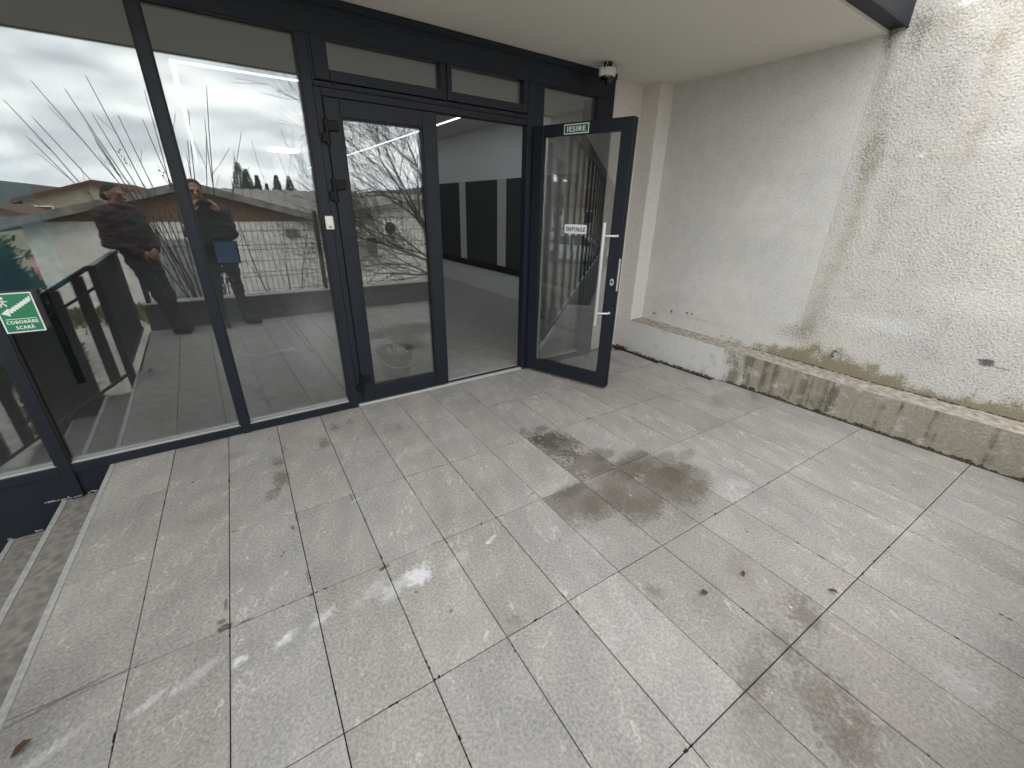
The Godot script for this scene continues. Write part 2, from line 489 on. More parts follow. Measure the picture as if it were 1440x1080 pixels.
func ground_and_terrace() -> void:
	# yard: concrete with grit, grass beyond
	var gm := mat("yard", lin(0.42, 0.40, 0.355), 0.95)
	grain(gm, 51, 3.0, Color(0.62, 0.62, 0.6), Color(1, 1, 1), 0.6, 0.05, 5)
	var g := PlaneMesh.new()
	g.size = Vector2(900, 900)
	structure(part("ground", g, gm, self, Vector3(0, GROUND, 0)))

	var ft := floor_texture()
	var tm := mat("floor_tile", Color(1, 1, 1), 0.72, 0.0, 0.4)
	tm.albedo_texture = ft[0]
	tm.heightmap_enabled = true; tm.heightmap_texture = ft[1]; tm.heightmap_scale = 0.12
	var jm := mat("joint", lin(0.028, 0.024, 0.020), 0.95)
	grain(jm, 52, 0.5, Color(0.3, 0.3, 0.3), Color(1.0, 1.0, 1.0))
	var jl := mat("lime_joint", lin(0.42, 0.41, 0.39), 0.95)
	grain(jl, 53, 0.35, Color(0.45, 0.45, 0.45), Color(1, 1, 1))

	var t := structure(node("terrace", Vector3.ZERO, TERRACE_TURN))
	var bed := MB.new()
	bed.box(Vector3(COL_X0 - 0.02, GROUND, -3.4), Vector3(3.95, -0.0105, 0.34))
	part("bed", bed.mesh(), jm, t)
	var r := RandomNumberGenerator.new()
	r.seed = 9
	var j := 0.0019
	for row in 6:
		var za: float = ROW_Z[row] + j; var zb: float = ROW_Z[row + 1] - j
		for col in 17:
			var xa := COL_X0 + col * COL_W + j; var xb := COL_X0 + (col + 1) * COL_W - j
			if col == 0: xa = COL_X0
			var gap := 0.075 if row < 2 else 0.006
			# the last column is cut along the wall
			var ea := limit(za, gap); var eb := limit(zb, gap)
			if xa > minf(ea, eb) - 0.03: continue
			var p := PackedVector2Array([Vector2(xa, za), Vector2(minf(xb, ea), za), Vector2(minf(xb, eb), zb), Vector2(xa, zb)])
			var b := MB.new()
			b.slab(p, -0.012, 0.0, 0.0012, ft[2], ft[3])
			var o := part("tile", b.mesh(), tm, t, Vector3(0, r.randf_range(-0.0012, 0.0006), 0))
	# lime that has come up in the joints
	var lm := MB.new()
	for row in range(0, 4):
		for col in range(3, 16):
			var xa := COL_X0 + col * COL_W
			if row > 0 and r.randf() < (0.6 if row < 3 else 0.15) and col > 4:
				var a := r.randf_range(0.0, 0.3) * COL_W; var e := r.randf_range(0.6, 1.0) * COL_W
				lm.box(Vector3(xa + a, -0.004, ROW_Z[row] - 0.0026), Vector3(xa + e, -0.0001 + r.randf() * 0.0008, ROW_Z[row] + 0.0026))
			if row < 3 and r.randf() < 0.55 and col > 4:
				var l: float = ROW_Z[row + 1] - ROW_Z[row]
				var a := r.randf_range(0.1, 0.5) * l; var e := a + r.randf_range(0.2, 0.5) * l
				lm.box(Vector3(xa - 0.0024, -0.004, ROW_Z[row] + a), Vector3(xa + 0.0024, -0.0001 + r.randf() * 0.0008, ROW_Z[row] + minf(e, l)))
	var sj := MB.new()
	for k in 110:
		var col := r.randi_range(1, 11)
		var row := r.randi_range(0, 5)
		var p: Vector3
		var along := r.randf() < 0.7
		if along:
			p = Vector3(COL_X0 + col * COL_W, 0, lerpf(ROW_Z[row], ROW_Z[row + 1], r.randf()))
		else:
			p = Vector3(COL_X0 + (col + r.randf()) * COL_W, 0, ROW_Z[row])
		for q in r.randi_range(1, 4):
			var o := p + (Vector3(r.randfn(0, 0.0015), 0, r.randfn(0, 0.012)) if along else Vector3(r.randfn(0, 0.012), 0, r.randfn(0, 0.0015)))
			var h := Vector3(r.randf_range(0.001, 0.003), 0, r.randf_range(0.002, 0.007))
			if not along: h = Vector3(h.z, 0, h.x)
			sj.box(o - h - Vector3(0, 0.006, 0), o + h + Vector3(0, r.randf_range(0.0005, 0.0025), 0), 0.001)
	part("soil_in_joints", sj.mesh(), jm, t).set_meta("kind", "stuff")
	part("lime_in_joints", lm.mesh(), jl, t).set_meta("kind", "stuff")
	bx("edge_trim", Vector3(-0.950, -0.012, -3.36), Vector3(COL_X0 - 0.001, 0.0015, -1.38), M.nosing, t, 0.002)
	bx("edge_riser", Vector3(-0.945, GROUND, -3.36), Vector3(-0.9426, -0.013, 0.26), M.concrete, t, 0.0)

	# stairs going down to the left
	var s := structure(node("stairs", Vector3.ZERO, TERRACE_TURN))
	var stm := mat("step_tile", lin(0.31, 0.295, 0.275), 0.75)
	grain(stm, 54, 0.45, Color(0.74, 0.73, 0.72), Color(1.0, 1.0, 1.0), 0.0, 0.03, 6)
	for k in range(1, 7):
		var y := -0.17 * k
		var xr := -0.945 - 0.275 * (k - 1); var xl := xr - 0.275
		bx("step_core", Vector3(xl + 0.01, GROUND, -3.34), Vector3(xr - 0.0005, y - 0.012, -1.40), M.concrete, s, 0.0)
		for q in 3:
			var za := -3.34 + 0.648 * q
			bx("tread_tile", Vector3(xl + 0.03, y - 0.0118, za + 0.001), Vector3(xr - 0.001, y, za + 0.646), stm, s, 0.0015)
		bx("nosing", Vector3(xl, y - 0.012, -3.34), Vector3(xl + 0.029, y + 0.002, -1.40), M.nosing, s, 0.002)
		bx("riser_tile", Vector3(xl + 0.002, y - 0.158, -3.34), Vector3(xl + 0.0098, y - 0.0125, -1.40), stm, s, 0.001)

func limit(zt: float, gap: float) -> float:
	# x in the paving's axes at which the wall's foot stands, at z of the paving
	var x := 3.7
	for k in 4:
		var w := Vector3(x, 0, zt).rotated(Vector3.UP, TERRACE_TURN)
		x += wall_x(w.z) - gap - w.x
	return x

# ------------------------------------------------------------------ boundary wall
func wall_texture() -> Array:
	var W := 1120; var H := 1040
	var s0 := -0.4; var y0 := 4.9; var px := 0.005
	var big := noise_bytes(noise(61, 0.006, 5), W, H)
	var med := noise_bytes(noise(62, 0.03, 5), W, H)
	var fin := noise_bytes(noise(63, 0.3, 2), W, H)
	var streak_n := noise(64, 0.02, 4)
	var streak := noise_bytes(streak_n, W, 256)
	var worm := noise(65, 0.26, 3, FastNoiseLite.TYPE_PERLIN)
	worm.fractal_type = FastNoiseLite.FRACTAL_RIDGED
	var wb := noise_bytes(worm, W, H)
	var dirt_f := noise(66, 0.38, 2)
	var dirt_n := noise_bytes(dirt_f, W, H)
	var out := PackedByteArray(); out.resize(W * H * 3)
	var hh := PackedByteArray(); hh.resize(W * H)
	# marks: [s, y, half width, half height, colour, strength, raggedness]
	var moss := Color(0.20, 0.18, 0.10); var dirt := Color(0.37, 0.325, 0.245); var grime := Color(0.055, 0.048, 0.033); var chip := Color(0.13, 0.13, 0.125); var pale := Color(0.80, 0.80, 0.79); var pink := Color(0.50, 0.40, 0.34)
	var marks := []
	# [x, y in the photograph, half width, half height, colour, strength, raggedness]
	for q in [[1224, 222, 0.07, 0.18, moss, 0.6, 1.0], [1232, 185, 0.05, 0.22, moss, 0.35, 1.0], [1243, 100, 0.03, 0.35, dirt, 0.5, 1.0], [1252, 48, 0.04, 0.10, grime, 0.7, 0.8],
		[1205, 290, 0.05, 0.35, dirt, 0.45, 1.1], [1185, 345, 0.05, 0.30, dirt, 0.4, 1.1], [1160, 405, 0.05, 0.25, dirt, 0.45, 1.1], [1140, 450, 0.10, 0.14, moss, 0.5, 1.0], [1122, 470, 0.20, 0.08, moss, 0.6, 1.0],
		[1392, 90, 0.035, 0.45, pink, 0.38, 1.0], [1380, 165, 0.035, 0.35, pink, 0.35, 1.0], [1372, 195, 0.04, 0.14, dirt, 0.35, 1.0], [1310, 222, 0.20, 0.035, dirt, 0.3, 1.0], [1410, 60, 0.05, 0.25, dirt, 0.35, 1.0], [1320, 30, 0.16, 0.14, dirt, 0.4, 1.1], [1290, 38, 0.08, 0.12, grime, 0.45, 1.0], [1425, 20, 0.12, 0.2, moss, 0.3, 1.1],
		[1295, 218, 0.03, 0.02, pale, 0.8, 0.8], [1420, 195, 0.16, 0.06, pale, 0.3, 0.9], [1390, 425, 0.4, 0.12, pale, 0.35, 0.9], [1240, 455, 0.3, 0.07, pale, 0.5, 0.9], [1080, 290, 0.3, 0.25, pale, 0.3, 0.9], [1010, 400, 0.4, 0.2, pale, 0.3, 0.9], [1360, 2, 0.06, 0.02, pale, 0.9, 0.5],
		[920, 440, 0.035, 0.012, chip, 1.0, 0.9], [944, 438, 0.012, 0.022, chip, 1.0, 0.6], [966, 440, 0.016, 0.014, chip, 1.0, 0.6], [973, 441, 0.012, 0.012, chip, 1.0, 0.6], [1015, 472, 0.012, 0.008, chip, 1.0, 0.6], [1028, 474, 0.010, 0.008, chip, 1.0, 0.6], [970, 446, 0.4, 0.012, dirt, 0.35, 1.2],
		[1169, 500, 0.018, 0.035, chip, 1.0, 0.7], [1174, 494, 0.022, 0.010, chip, 1.0, 0.6], [1387, 509, 0.050, 0.026, chip, 1.0, 0.6], [1408, 518, 0.05, 0.005, chip, 0.9, 1.0]]:
		var at := pick_wall(q[0], q[1])
		marks.append([at.x, at.y, q[2], q[3], q[4], q[5], q[6]])
	var ma := PackedFloat32Array(); ma.resize(W * H)
	var mc := PackedByteArray(); mc.resize(W * H)
	var layers := []
	for m in marks:
		layers.append(m)
	var base := PackedFloat32Array(); base.resize(W * H * 3)
	for y in H:
		var yy := y0 - y * px
		for x in W:
			var at := y * W + x
			var s := s0 + x * px
			var rough := 1.0 if s > 1.643 else 0.0
			var b := (big[at] - 128) / 128.0; var m := (med[at] - 128) / 128.0; var f := (fin[at] - 128) / 128.0
			var k := lerpf(0.64, 0.575, rough) + 0.03 * b + 0.03 * m + (0.03 + 0.05 * rough) * f
			var w := lerpf(0.018, 0.028, rough) + 0.012 * b
			if rough > 0.0:
				var st := (streak[((y / 14) & 255) * W + x] - 128) / 128.0
				k -= 0.06 * maxf(0.0, st) * (0.6 + m)
				k -= 0.26 * smoothstep(0.05, 0.8, (dirt_n[at] - 128) / 128.0 + 0.35 * m)
			else:
				k -= 0.16 * smoothstep(0.12, 0.6, (dirt_n[at] - 128) / 128.0)
			var c := Color(k * (1.0 + w), k, k * (0.985 - 1.6 * w))
			if s > 0.7 and yy < 0.70:          # algae along the foot
				var reach := 0.350 + 0.085 * smoothstep(0.8, 1.9, s) * (1.0 + 1.6 * b) + 0.05 * m + 0.035 * f
				var g := clampf((reach - yy) * 14.0 + 0.35 * m + 0.5 * f + 0.25 * (dirt_n[at] - 128) / 128.0, 0.0, 0.85) * smoothstep(0.75, 1.45, s + 0.2 * m)
				c = c.lerp(Color(0.205, 0.178, 0.10), g)
			base[at * 3] = c.r; base[at * 3 + 1] = c.g; base[at * 3 + 2] = c.b
			# relief: trowelled plaster, then roughcast
			var wv: float = wb[at] / 255.0
			hh[at] = int(clampf(128 + (wv - 0.5) * (120.0 if rough > 0.0 else 60.0) + f * (50.0 if rough > 0.0 else 24.0) + m * 20.0 - (30.0 if absf(s - 1.640) < 0.006 else 0.0), 0, 255))
	for m in layers:
		var hw: float = m[2]; var hv: float = m[3]
		var col: Color = m[4]
		for y in range(maxi(0, int((y0 - m[1] - hv * 1.5) / px)), mini(H, int((y0 - m[1] + hv * 1.5) / px) + 1)):
			for x in range(maxi(0, int((m[0] - hw * 1.5 - s0) / px)), mini(W, int((m[0] + hw * 1.5 - s0) / px) + 1)):
				var at := y * W + x
				var u: float = (s0 + x * px - m[0]) / hw; var v: float = (y0 - y * px - m[1]) / hv
				var q := sqrt(u * u + v * v)
				if q > 1.5: continue
				var a: float = m[5] * clampf((1.0 - q) * (1.2 if col != chip else 3.2) + minf(1.0, 1.7 - q) * (m[6] if col != chip else 1.1) * ((med[at] - 128) / 190.0 + (fin[at] - 128) / 75.0 + (dirt_n[at] - 128) / 130.0), 0.0, 1.0)
				if a <= 0.0: continue
				base[at * 3] = lerpf(base[at * 3], col.r, a); base[at * 3 + 1] = lerpf(base[at * 3 + 1], col.g, a); base[at * 3 + 2] = lerpf(base[at * 3 + 2], col.b, a)
	for k in base.size():
		var v := clampf(base[k], 0.004, 1.0)
		out[k] = int(255.0 * (1.055 * pow(v, 0.41667) - 0.055) + 0.5)
	return [ImageTexture.create_from_image(Image.create_from_data(W, H, false, Image.FORMAT_RGB8, out)), ImageTexture.create_from_image(Image.create_from_data(W, H, false, Image.FORMAT_L8, hh)), s0, y0, W * px, H * px]

func plinth_texture() -> Array:
	# painted render, weathered: mould and soil patches where the photograph shows them
	var W := 1100; var H := 90
	var s0 := -0.3; var px := 0.005
	var med := noise_bytes(noise(71, 0.03, 5), W, H); var fin := noise_bytes(noise(72, 0.28, 2), W, H)
	var out := PackedByteArray(); out.resize(W * H * 3)
	var hh := PackedByteArray(); hh.resize(W * H)
	var cols := noise(73, 0.05, 4)
	for x in W:
		var s := s0 + x * px
		var worn := smoothstep(0.9, 1.55, s)
		var run := cols.get_noise_1d(x)
		for y in H:
			var yy := 0.40 - y * px
			var at := y * W + x
			var m := (med[at] - 128) / 128.0; var f := (fin[at] - 128) / 128.0
			var c := Color(0.64, 0.635, 0.615) * (1.0 + 0.05 * m + 0.07 * f)
			# the paint gives way to bare, soiled render in patches
			var k := smoothstep(-0.45, 0.55, (worn - 0.5) * 1.5 + m * 0.9 + f * 0.5)
			c = c.lerp(Color(0.275, 0.248, 0.185) * (1.0 + 0.42 * f + 0.25 * m), k * 0.9)
			# black mould in runs from the top edge and a soil line at the foot
			var mould := smoothstep(-0.1, 1.0, run * 1.6 + m * 0.8 + f * 0.4 + (0.25 if s > 1.15 and s < 2.2 else -0.12)) * worn
			c = c.lerp(Color(0.085, 0.077, 0.060), 0.9 * mould * clampf(0.8 + f * 0.7, 0.0, 1.0))
			var foot := 0.022 + 0.03 * worn * (0.5 + absf(run)) + 0.02 * m
			if yy < foot: c = c.lerp(Color(0.045, 0.037, 0.02), clampf(0.35 + worn * 0.6 + f * 0.8, 0.0, 0.95))
			for e in 3:
				out[at * 3 + e] = int(255.0 * clampf(1.055 * pow(maxf(c[e], 0.003), 0.41667) - 0.055, 0, 1))
			hh[at] = int(clampf(128 + f * 60.0 + m * 30.0, 0, 255))
	return [ImageTexture.create_from_image(Image.create_from_data(W, H, false, Image.FORMAT_RGB8, out)), ImageTexture.create_from_image(Image.create_from_data(W, H, false, Image.FORMAT_L8, hh)), s0, 0.40, W * px, H * px]

func boundary_wall() -> void:
	# local axes: +z runs along the wall away from the shop, -x looks onto the terrace, 0 is the plinth's face
	var w := thing("boundary_wall", "tall pale rendered wall with mould streaks and low plinth along the terrace", "wall", Vector3(3.775, 0, -3.1), WALL_TURN)
	var wt := wall_texture()
	var m := mat("wall_render", Color(1, 1, 1), 0.92, 0.0, 0.3)
	m.albedo_texture = wt[0]
	m.heightmap_enabled = true; m.heightmap_texture = wt[1]; m.heightmap_scale = 0.95
	var uvw := func(s: float, y: float) -> Vector2: return Vector2((s - wt[2]) / wt[4], (wt[3] - y) / wt[5])
	var face := func(called: String, s0: float, s1: float, x: float, ya: float, yb: float, back: float) -> void:
		var b := MB.new()
		b.face([Vector3(x, ya, s0), Vector3(x, ya, s1), Vector3(x, yb, s1), Vector3(x, yb, s0)], Vector3.LEFT, [uvw.call(s0, ya), uvw.call(s1, ya), uvw.call(s1, yb), uvw.call(s0, yb)])
		b.face([Vector3(x, ya, s1), Vector3(back, ya, s1), Vector3(back, yb, s1), Vector3(x, yb, s1)], Vector3.BACK, [uvw.call(s1, ya), uvw.call(s1 + 0.2, ya), uvw.call(s1 + 0.2, yb), uvw.call(s1, yb)])
		b.face([Vector3(x, ya, s0), Vector3(back, ya, s0), Vector3(back, yb, s0), Vector3(x, yb, s0)], Vector3.FORWARD, [uvw.call(s0, ya), uvw.call(s0 + 0.2, ya), uvw.call(s0 + 0.2, yb), uvw.call(s0, yb)])
		b.face([Vector3(x, yb, s0), Vector3(x, yb, s1), Vector3(back, yb, s1), Vector3(back, yb, s0)], Vector3.UP, [uvw.call(s0, yb), uvw.call(s1, yb), uvw.call(s1, yb), uvw.call(s0, yb)])
		b.face([Vector3(back, ya, s0), Vector3(back, ya, s1), Vector3(back, yb, s1), Vector3(back, yb, s0)], Vector3.RIGHT, [uvw.call(s0, ya), uvw.call(s1, ya), uvw.call(s1, yb), uvw.call(s0, yb)])
		part(called, b.mesh(), m, w)
	face.call("smooth_render", -0.3, 1.643, 0.210, 0.28, 4.85, 0.52)
	face.call("roughcast_render", 1.6435, 4.9, 0.217, 0.28, 4.85, 0.52)
	# plinth with a sloping top
	var pt := plinth_texture()
	var pm := mat("plinth_render", Color(1, 1, 1), 0.92, 0.0, 0.3)
	pm.albedo_texture = pt[0]
	pm.heightmap_enabled = true; pm.heightmap_texture = pt[1]; pm.heightmap_scale = 0.8
	var uvp := func(s: float, y: float) -> Vector2: return Vector2((s - pt[2]) / pt[4], (pt[3] - y) / pt[5])
	var top := func(s: float) -> float: return 0.356 - 0.026 * clampf(s, 0.0, 2.2)
	var pb := MB.new()
	var lb := MB.new()
	var steps := 40
	var wob := noise(77, 0.9, 2)
	for k in steps:
		var sa := -0.2 + 5.1 * k / steps; var sb := -0.2 + 5.1 * (k + 1) / steps
		var ya: float = top.call(sa) + 0.003 * wob.get_noise_1d(sa * 9.0); var yb: float = top.call(sb) + 0.003 * wob.get_noise_1d(sb * 9.0)
		pb.face([Vector3(0, -0.02, sa), Vector3(0, -0.02, sb), Vector3(0, yb - 0.006, sb), Vector3(0, ya - 0.006, sa)], Vector3.LEFT, [uvp.call(sa, 0), uvp.call(sb, 0), uvp.call(sb, yb), uvp.call(sa, ya)])
		lb.face([Vector3(0, ya - 0.006, sa), Vector3(0, yb - 0.006, sb), Vector3(0.007, yb, sb), Vector3(0.007, ya, sa)], Vector3(-1, 1, 0).normalized())
		lb.face([Vector3(0.007, ya, sa), Vector3(0.007, yb, sb), Vector3(0.24, yb + 0.006, sb), Vector3(0.24, ya + 0.006, sa)], Vector3(-0.03, 1, 0).normalized())
	part("plinth", pb.mesh(), pm, w)
	var lm := mat("ledge_render", lin(0.56, 0.52, 0.47), 0.9)
	grain(lm, 74, 1.4, Color(0.62, 0.60, 0.56), Color(1, 1, 1), 0.0, 0.08, 5)
	part("ledge", lb.mesh(), lm, w)
	# mould in the corner behind the ledge
	var mm := mat("mould_line", lin(0.05, 0.045, 0.03), 0.95)
	var mb := MB.new()
	var r := RandomNumberGenerator.new()
	r.seed = 3
	for k in 260:
		var s := 0.9 + 3.4 * pow(r.randf(), 0.8)
		if s < 1.3 and r.randf() < 0.6: continue
		var y: float = top.call(s) + 0.004
		var l := r.randf_range(0.006, 0.03)
		mb.box(Vector3(0.210 - r.randf() * 0.006, y, s), Vector3(0.219, y + r.randf_range(0.002, 0.009), s + l), 0.002)
	for k in 420:
		var s := 0.15 + 4.0 * r.randf()
		if r.randf() > 0.25 + s * 0.35: continue
		mb.box(Vector3(-r.randf_range(0.001, 0.007), -0.006, s), Vector3(0.004, r.randf_range(0.001, 0.007), s + r.randf_range(0.006, 0.03)), 0.002)
	part("moss_and_soil", mb.mesh(), mm, w).set_meta("kind", "stuff")
	# pilaster at the corner
	bx("pilaster", Vector3(0.0015, 0.30, -0.30), Vector3(0.40, 2.70, 0.004), M.plaster_white, w, 0.004)
	bx("joint_bead", Vector3(0.2085, 0.40, 1.6365), Vector3(0.2125, 2.66, 1.6435), m, w, 0.001)

# ------------------------------------------------------------------ shopfront
const ZF := -3.20

func pane(parent: Node, x0: float, x1: float, y0: float, y1: float, z: float, spacer := true) -> void:
	for k in 2:
		bx("pane", Vector3(x0, y0, z - 0.026 - 0.018 * k), Vector3(x1, y1, z - 0.021 - 0.018 * k), M.pane_glass if k == 0 else M.coated_glass, parent, 0.0)
	if spacer:
		bx("glazing_spacer", Vector3(x0, y0 + 0.0005, z - 0.0385), Vector3(x1, y0 + 0.016, z - 0.0265), M.aluminium, parent, 0.0)
		bx("glazing_bead", Vector3(x0, y0 - 0.008, z - 0.0205), Vector3(x1, y0 + 0.004, z - 0.012), M.aluminium, parent, 0.001)

func gasket(parent: Node, x0: float, x1: float, y0: float, y1: float, z: float) -> void:
	var g := MB.new()
	var w := 0.008
	g.box(Vector3(x0, y0, z - 0.020), Vector3(x0 + w, y1, z - 0.004))
	g.box(Vector3(x1 - w, y0, z - 0.020), Vector3(x1, y1, z - 0.004))
	g.box(Vector3(x0 + w, y1 - w, z - 0.020), Vector3(x1 - w, y1, z - 0.004))
	part("gasket", g.mesh(), M.black_gasket, parent)

func frame_mesh(x0: float, x1: float, y0: float, y1: float, l: float, r_: float, b: float, t: float, z0: float, z1: float) -> ArrayMesh:
	var m := MB.new()
	m.box(Vector3(x0, y0, z0), Vector3(x0 + l, y1, z1), 0.003)
	m.box(Vector3(x1 - r_, y0, z0), Vector3(x1, y1, z1), 0.003)
	m.box(Vector3(x0 + l, y0, z0 + 0.0006), Vector3(x1 - r_, y0 + b, z1 - 0.0006), 0.003)
	m.box(Vector3(x0 + l, y1 - t, z0 + 0.0006), Vector3(x1 - r_, y1, z1 - 0.0006), 0.003)
	return m.mesh()

func shopfront() -> void:
	var A: Material = M.anthracite
	var f := thing("shopfront", "anthracite framed glass shopfront with transom lights and double entrance doors", "shopfront")
	var zb := ZF - 0.075
	# uprights
	var posts := [[-0.131, -0.078], [-1.066, -1.010], [0.620, 0.682], [2.310, 2.470], [3.090, 3.283]]
	for k in 21: posts.append([-2.001 - 0.935 * k, -1.945 - 0.935 * k])
	for p in posts:
		var low := 0.003 if p[0] > -0.9 else GROUND
		bx("post", Vector3(p[0], low, zb if p[0] < 3.0 else -3.40), Vector3(p[1], 2.452, ZF), A, f, 0.002)
	bx("door_jamb", Vector3(0.6825, 0.034, zb), Vector3(0.7245, 2.1985, ZF - 0.004), A, f, 0.002)
	bx("head_rail", Vector3(-20.7, 2.4525, zb), Vector3(3.283, 2.644, ZF), A, f, 0.002)
	bx("head_flashing", Vector3(-20.7, 2.60, ZF + 0.0005), Vector3(3.283, 2.6435, ZF + 0.012), A, f, 0.002)
	# fixed glazing, left to right
	var bays := []
	for k in 20: bays.append([-2.880 - 0.935 * (k), -2.001 - 0.935 * k])
	bays.append([-1.945, -1.066]); bays.append([-1.010, -0.131]); bays.append([-0.078, 0.620])
	for b in bays:
		var low := GROUND if b[0] < -0.9 else 0.003
		bx("rail", Vector3(b[0] + 0.0003, 0.004, zb + 0.002), Vector3(b[1] - 0.0003, 0.058, ZF - 0.003), A, f, 0.002)
		if low < 0.0:
			bx("kick_panel", Vector3(b[0] + 0.0005, low, zb + 0.01), Vector3(b[1] - 0.0005, 0.0, ZF - 0.016), A, f, 0.0)
		pane(f, b[0] + 0.0005, b[1] - 0.0005, 0.068, 2.4515, ZF - 0.002)
		gasket(f, b[0] + 0.0004, b[1] - 0.0004, 0.07, 2.4520, ZF - 0.002)
	# mortar left on the panels where the stairs meet the front
	var sm := MB.new()
	var sr := RandomNumberGenerator.new()
	sr.seed = 21
	for k in 26:
		var x := sr.randf_range(-1.16, -0.96) if k % 3 else sr.randf_range(-1.40, -1.16)
		var y := (-0.165 if x > -1.2 else -0.335) + absf(sr.randfn(0, 0.006))
		var zz := ZF - 0.0155 if x < -1.0665 or x > -1.0095 else ZF + 0.0003
		sm.box(Vector3(x, y, zz - 0.001), Vector3(x + sr.randf_range(0.006, 0.03), y + sr.randf_range(0.003, 0.010), zz + 0.0012), 0.001)
	part("mortar_smears", sm.mesh(), M.coping, f).set_meta("kind", "stuff")
	# side light right of the doors
	bx("rail", Vector3(2.4705, 0.004, zb + 0.002), Vector3(3.0895, 0.058, ZF - 0.003), A, f, 0.002)
	pane(f, 2.4705, 3.0895, 0.068, 2.4515, ZF - 0.002)
	gasket(f, 2.4706, 3.0894, 0.07, 2.4520, ZF - 0.002)
	# transom over the doors
	bx("transom", Vector3(0.6825, 2.199, zb), Vector3(2.3095, 2.225, ZF - 0.001), A, f, 0.002)
	bx("door_head", Vector3(0.725, 2.150, zb), Vector3(2.3095, 2.1985, ZF - 0.004), A, f, 0.002)
	bx("drip_groove", Vector3(0.69, 2.1935, ZF - 0.0035), Vector3(2.3095, 2.1985, ZF + 0.006), M.black_gasket, f, 0.001)
	for w in [[0.700, 1.575], [1.590, 2.300]]:
		var s := node("transom_window", Vector3.ZERO, 0.0, f)
		part("sash", frame_mesh(w[0], w[1], 2.230, 2.4515, 0.088 if w[0] < 1 else 0.036, 0.036, 0.058, 0.006, zb + 0.01, ZF + 0.012), A, s)
		pane(s, w[0] + (0.088 if w[0] < 1 else 0.036), w[1] - 0.036, 2.288, 2.4455, ZF, false)
		for x in [w[0] + 0.1, w[1] - 0.1]:
			bx("weep_cap", Vector3(x, 2.214, ZF - 0.0005), Vector3(x + 0.022, 2.229, ZF + 0.006), M.black_plastic, s, 0.001)
	bx("filler_post", Vector3(1.5755, 2.226, zb + 0.02), Vector3(1.5895, 2.4515, ZF + 0.002), A, f, 0.001)
	bx("filler_post", Vector3(0.6825, 2.226, zb + 0.02), Vector3(0.6995, 2.4515, ZF + 0.002), A, f, 0.001)
	# threshold
	bx("threshold", Vector3(0.684, 0.004, zb - 0.03), Vector3(2.3095, 0.026, ZF + 0.006), M.sill_metal, f, 0.003)
	bx("threshold_seal", Vector3(0.70, 0.0262, zb + 0.02), Vector3(2.3095, 0.031, zb + 0.05), M.black_gasket, f, 0.001)
	# closed leaf
	var d := node("door", Vector3.ZERO, 0.0, f)
	part("leaf_frame", frame_mesh(0.7305, 1.494, 0.037, 2.1445, 0.095, 0.108, 0.108, 0.100, zb + 0.004, ZF + 0.004), A, d)
	pane(d, 0.8257, 1.3858, 0.1453, 2.0473, ZF - 0.002, false)
	var gk := MB.new()
	for e in [[0.8256, 0.836, 0.145, 2.047], [1.376, 1.386, 0.145, 2.047]]:
		gk.box(Vector3(e[0], e[2], ZF - 0.022), Vector3(e[1], e[3], ZF - 0.006))
	for e in [[0.145, 0.155], [2.037, 2.0473]]:
		gk.box(Vector3(0.836, e[0], ZF - 0.0222), Vector3(1.376, e[1], ZF - 0.0062))
	part("gasket", gk.mesh(), M.black_gasket, d)
	bx("rebate_seal", Vector3(0.7247, 0.04, zb + 0.01), Vector3(0.7303, 2.1495, ZF - 0.016), M.black_gasket, d, 0.0)
	bx("rebate_seal", Vector3(0.7305, 2.1447, zb + 0.01), Vector3(1.494, 2.1497, ZF - 0.016), M.black_gasket, d, 0.0)
	for y in [1.955, 1.615, 0.205]: hinge(d, Vector3(0.7265, y, ZF + 0.006), 1.0)
	# open leaf: hinged at the right jamb, swung out past the front
	var hp := Vector3(2.352, 0, -3.205)
	var ang := 0.36          # its width points along (sin, 0, cos)
	var o := node("open_door", hp, ang - PI / 2.0, f)
	# in its own axes: x runs from the hinges to the lock side, +z is the face that looks to the camera's side
	o.set_meta("label", "entrance door leaf swung open with steel pull bar and stickers")
	part("leaf_frame", frame_mesh(0.02, 0.885, 0.022, 2.1475, 0.100, 0.098, 0.104, 0.082, -0.072, 0.0), A, o)
	for k in 2:
		bx("pane", Vector3(0.1203, 0.1265, -0.028 - 0.018 * k), Vector3(0.7868, 2.0653, -0.023 - 0.018 * k), M.pane_glass if k == 0 else M.coated_glass, o, 0.0)
	bx("glazing_spacer", Vector3(0.1203, 0.127, -0.0405), Vector3(0.1340, 2.065, -0.0285), M.aluminium, o, 0.0)
	var g2 := MB.new()
	g2.box(Vector3(0.1201, 0.1262, -0.022), Vector3(0.129, 2.0655, -0.006))
	g2.box(Vector3(0.129, 0.1262, -0.0222), Vector3(0.787, 0.134, -0.0062))
	part("gasket", g2.mesh(), M.black_gasket, o)
	bx("edge_seal", Vector3(0.8855, 0.03, -0.05), Vector3(0.892, 2.14, -0.02), M.black_gasket, o, 0.001)
	bx("lock_plate", Vector3(0.8852, 0.90, -0.024), Vector3(0.8935, 1.16, -0.004), M.steel, o, 0.001)
	var h := MB.new()
	h.tube([Vector3(0.757, 0.598, 0.062), Vector3(0.757, 1.43, 0.062)], [0.0155, 0.0155], 14)
	part("pull_bar", h.mesh(), M.steel, o)
	for y in [1.333, 0.710]:
		var s := MB.new()
		s.tube([Vector3(0.757, y, 0.062), Vector3(0.80, y, 0.060), Vector3(0.848, y, 0.028), Vector3(0.850, y, 0.0)], [0.0095, 0.0095, 0.0095, 0.0095], 10)
		s.tube([Vector3(0.850, y, 0.0035), Vector3(0.850, y, -0.001)], [0.012, 0.012], 12)
		part("bar_standoff", s.mesh(), M.steel, o)
	var cyl := MB.new()
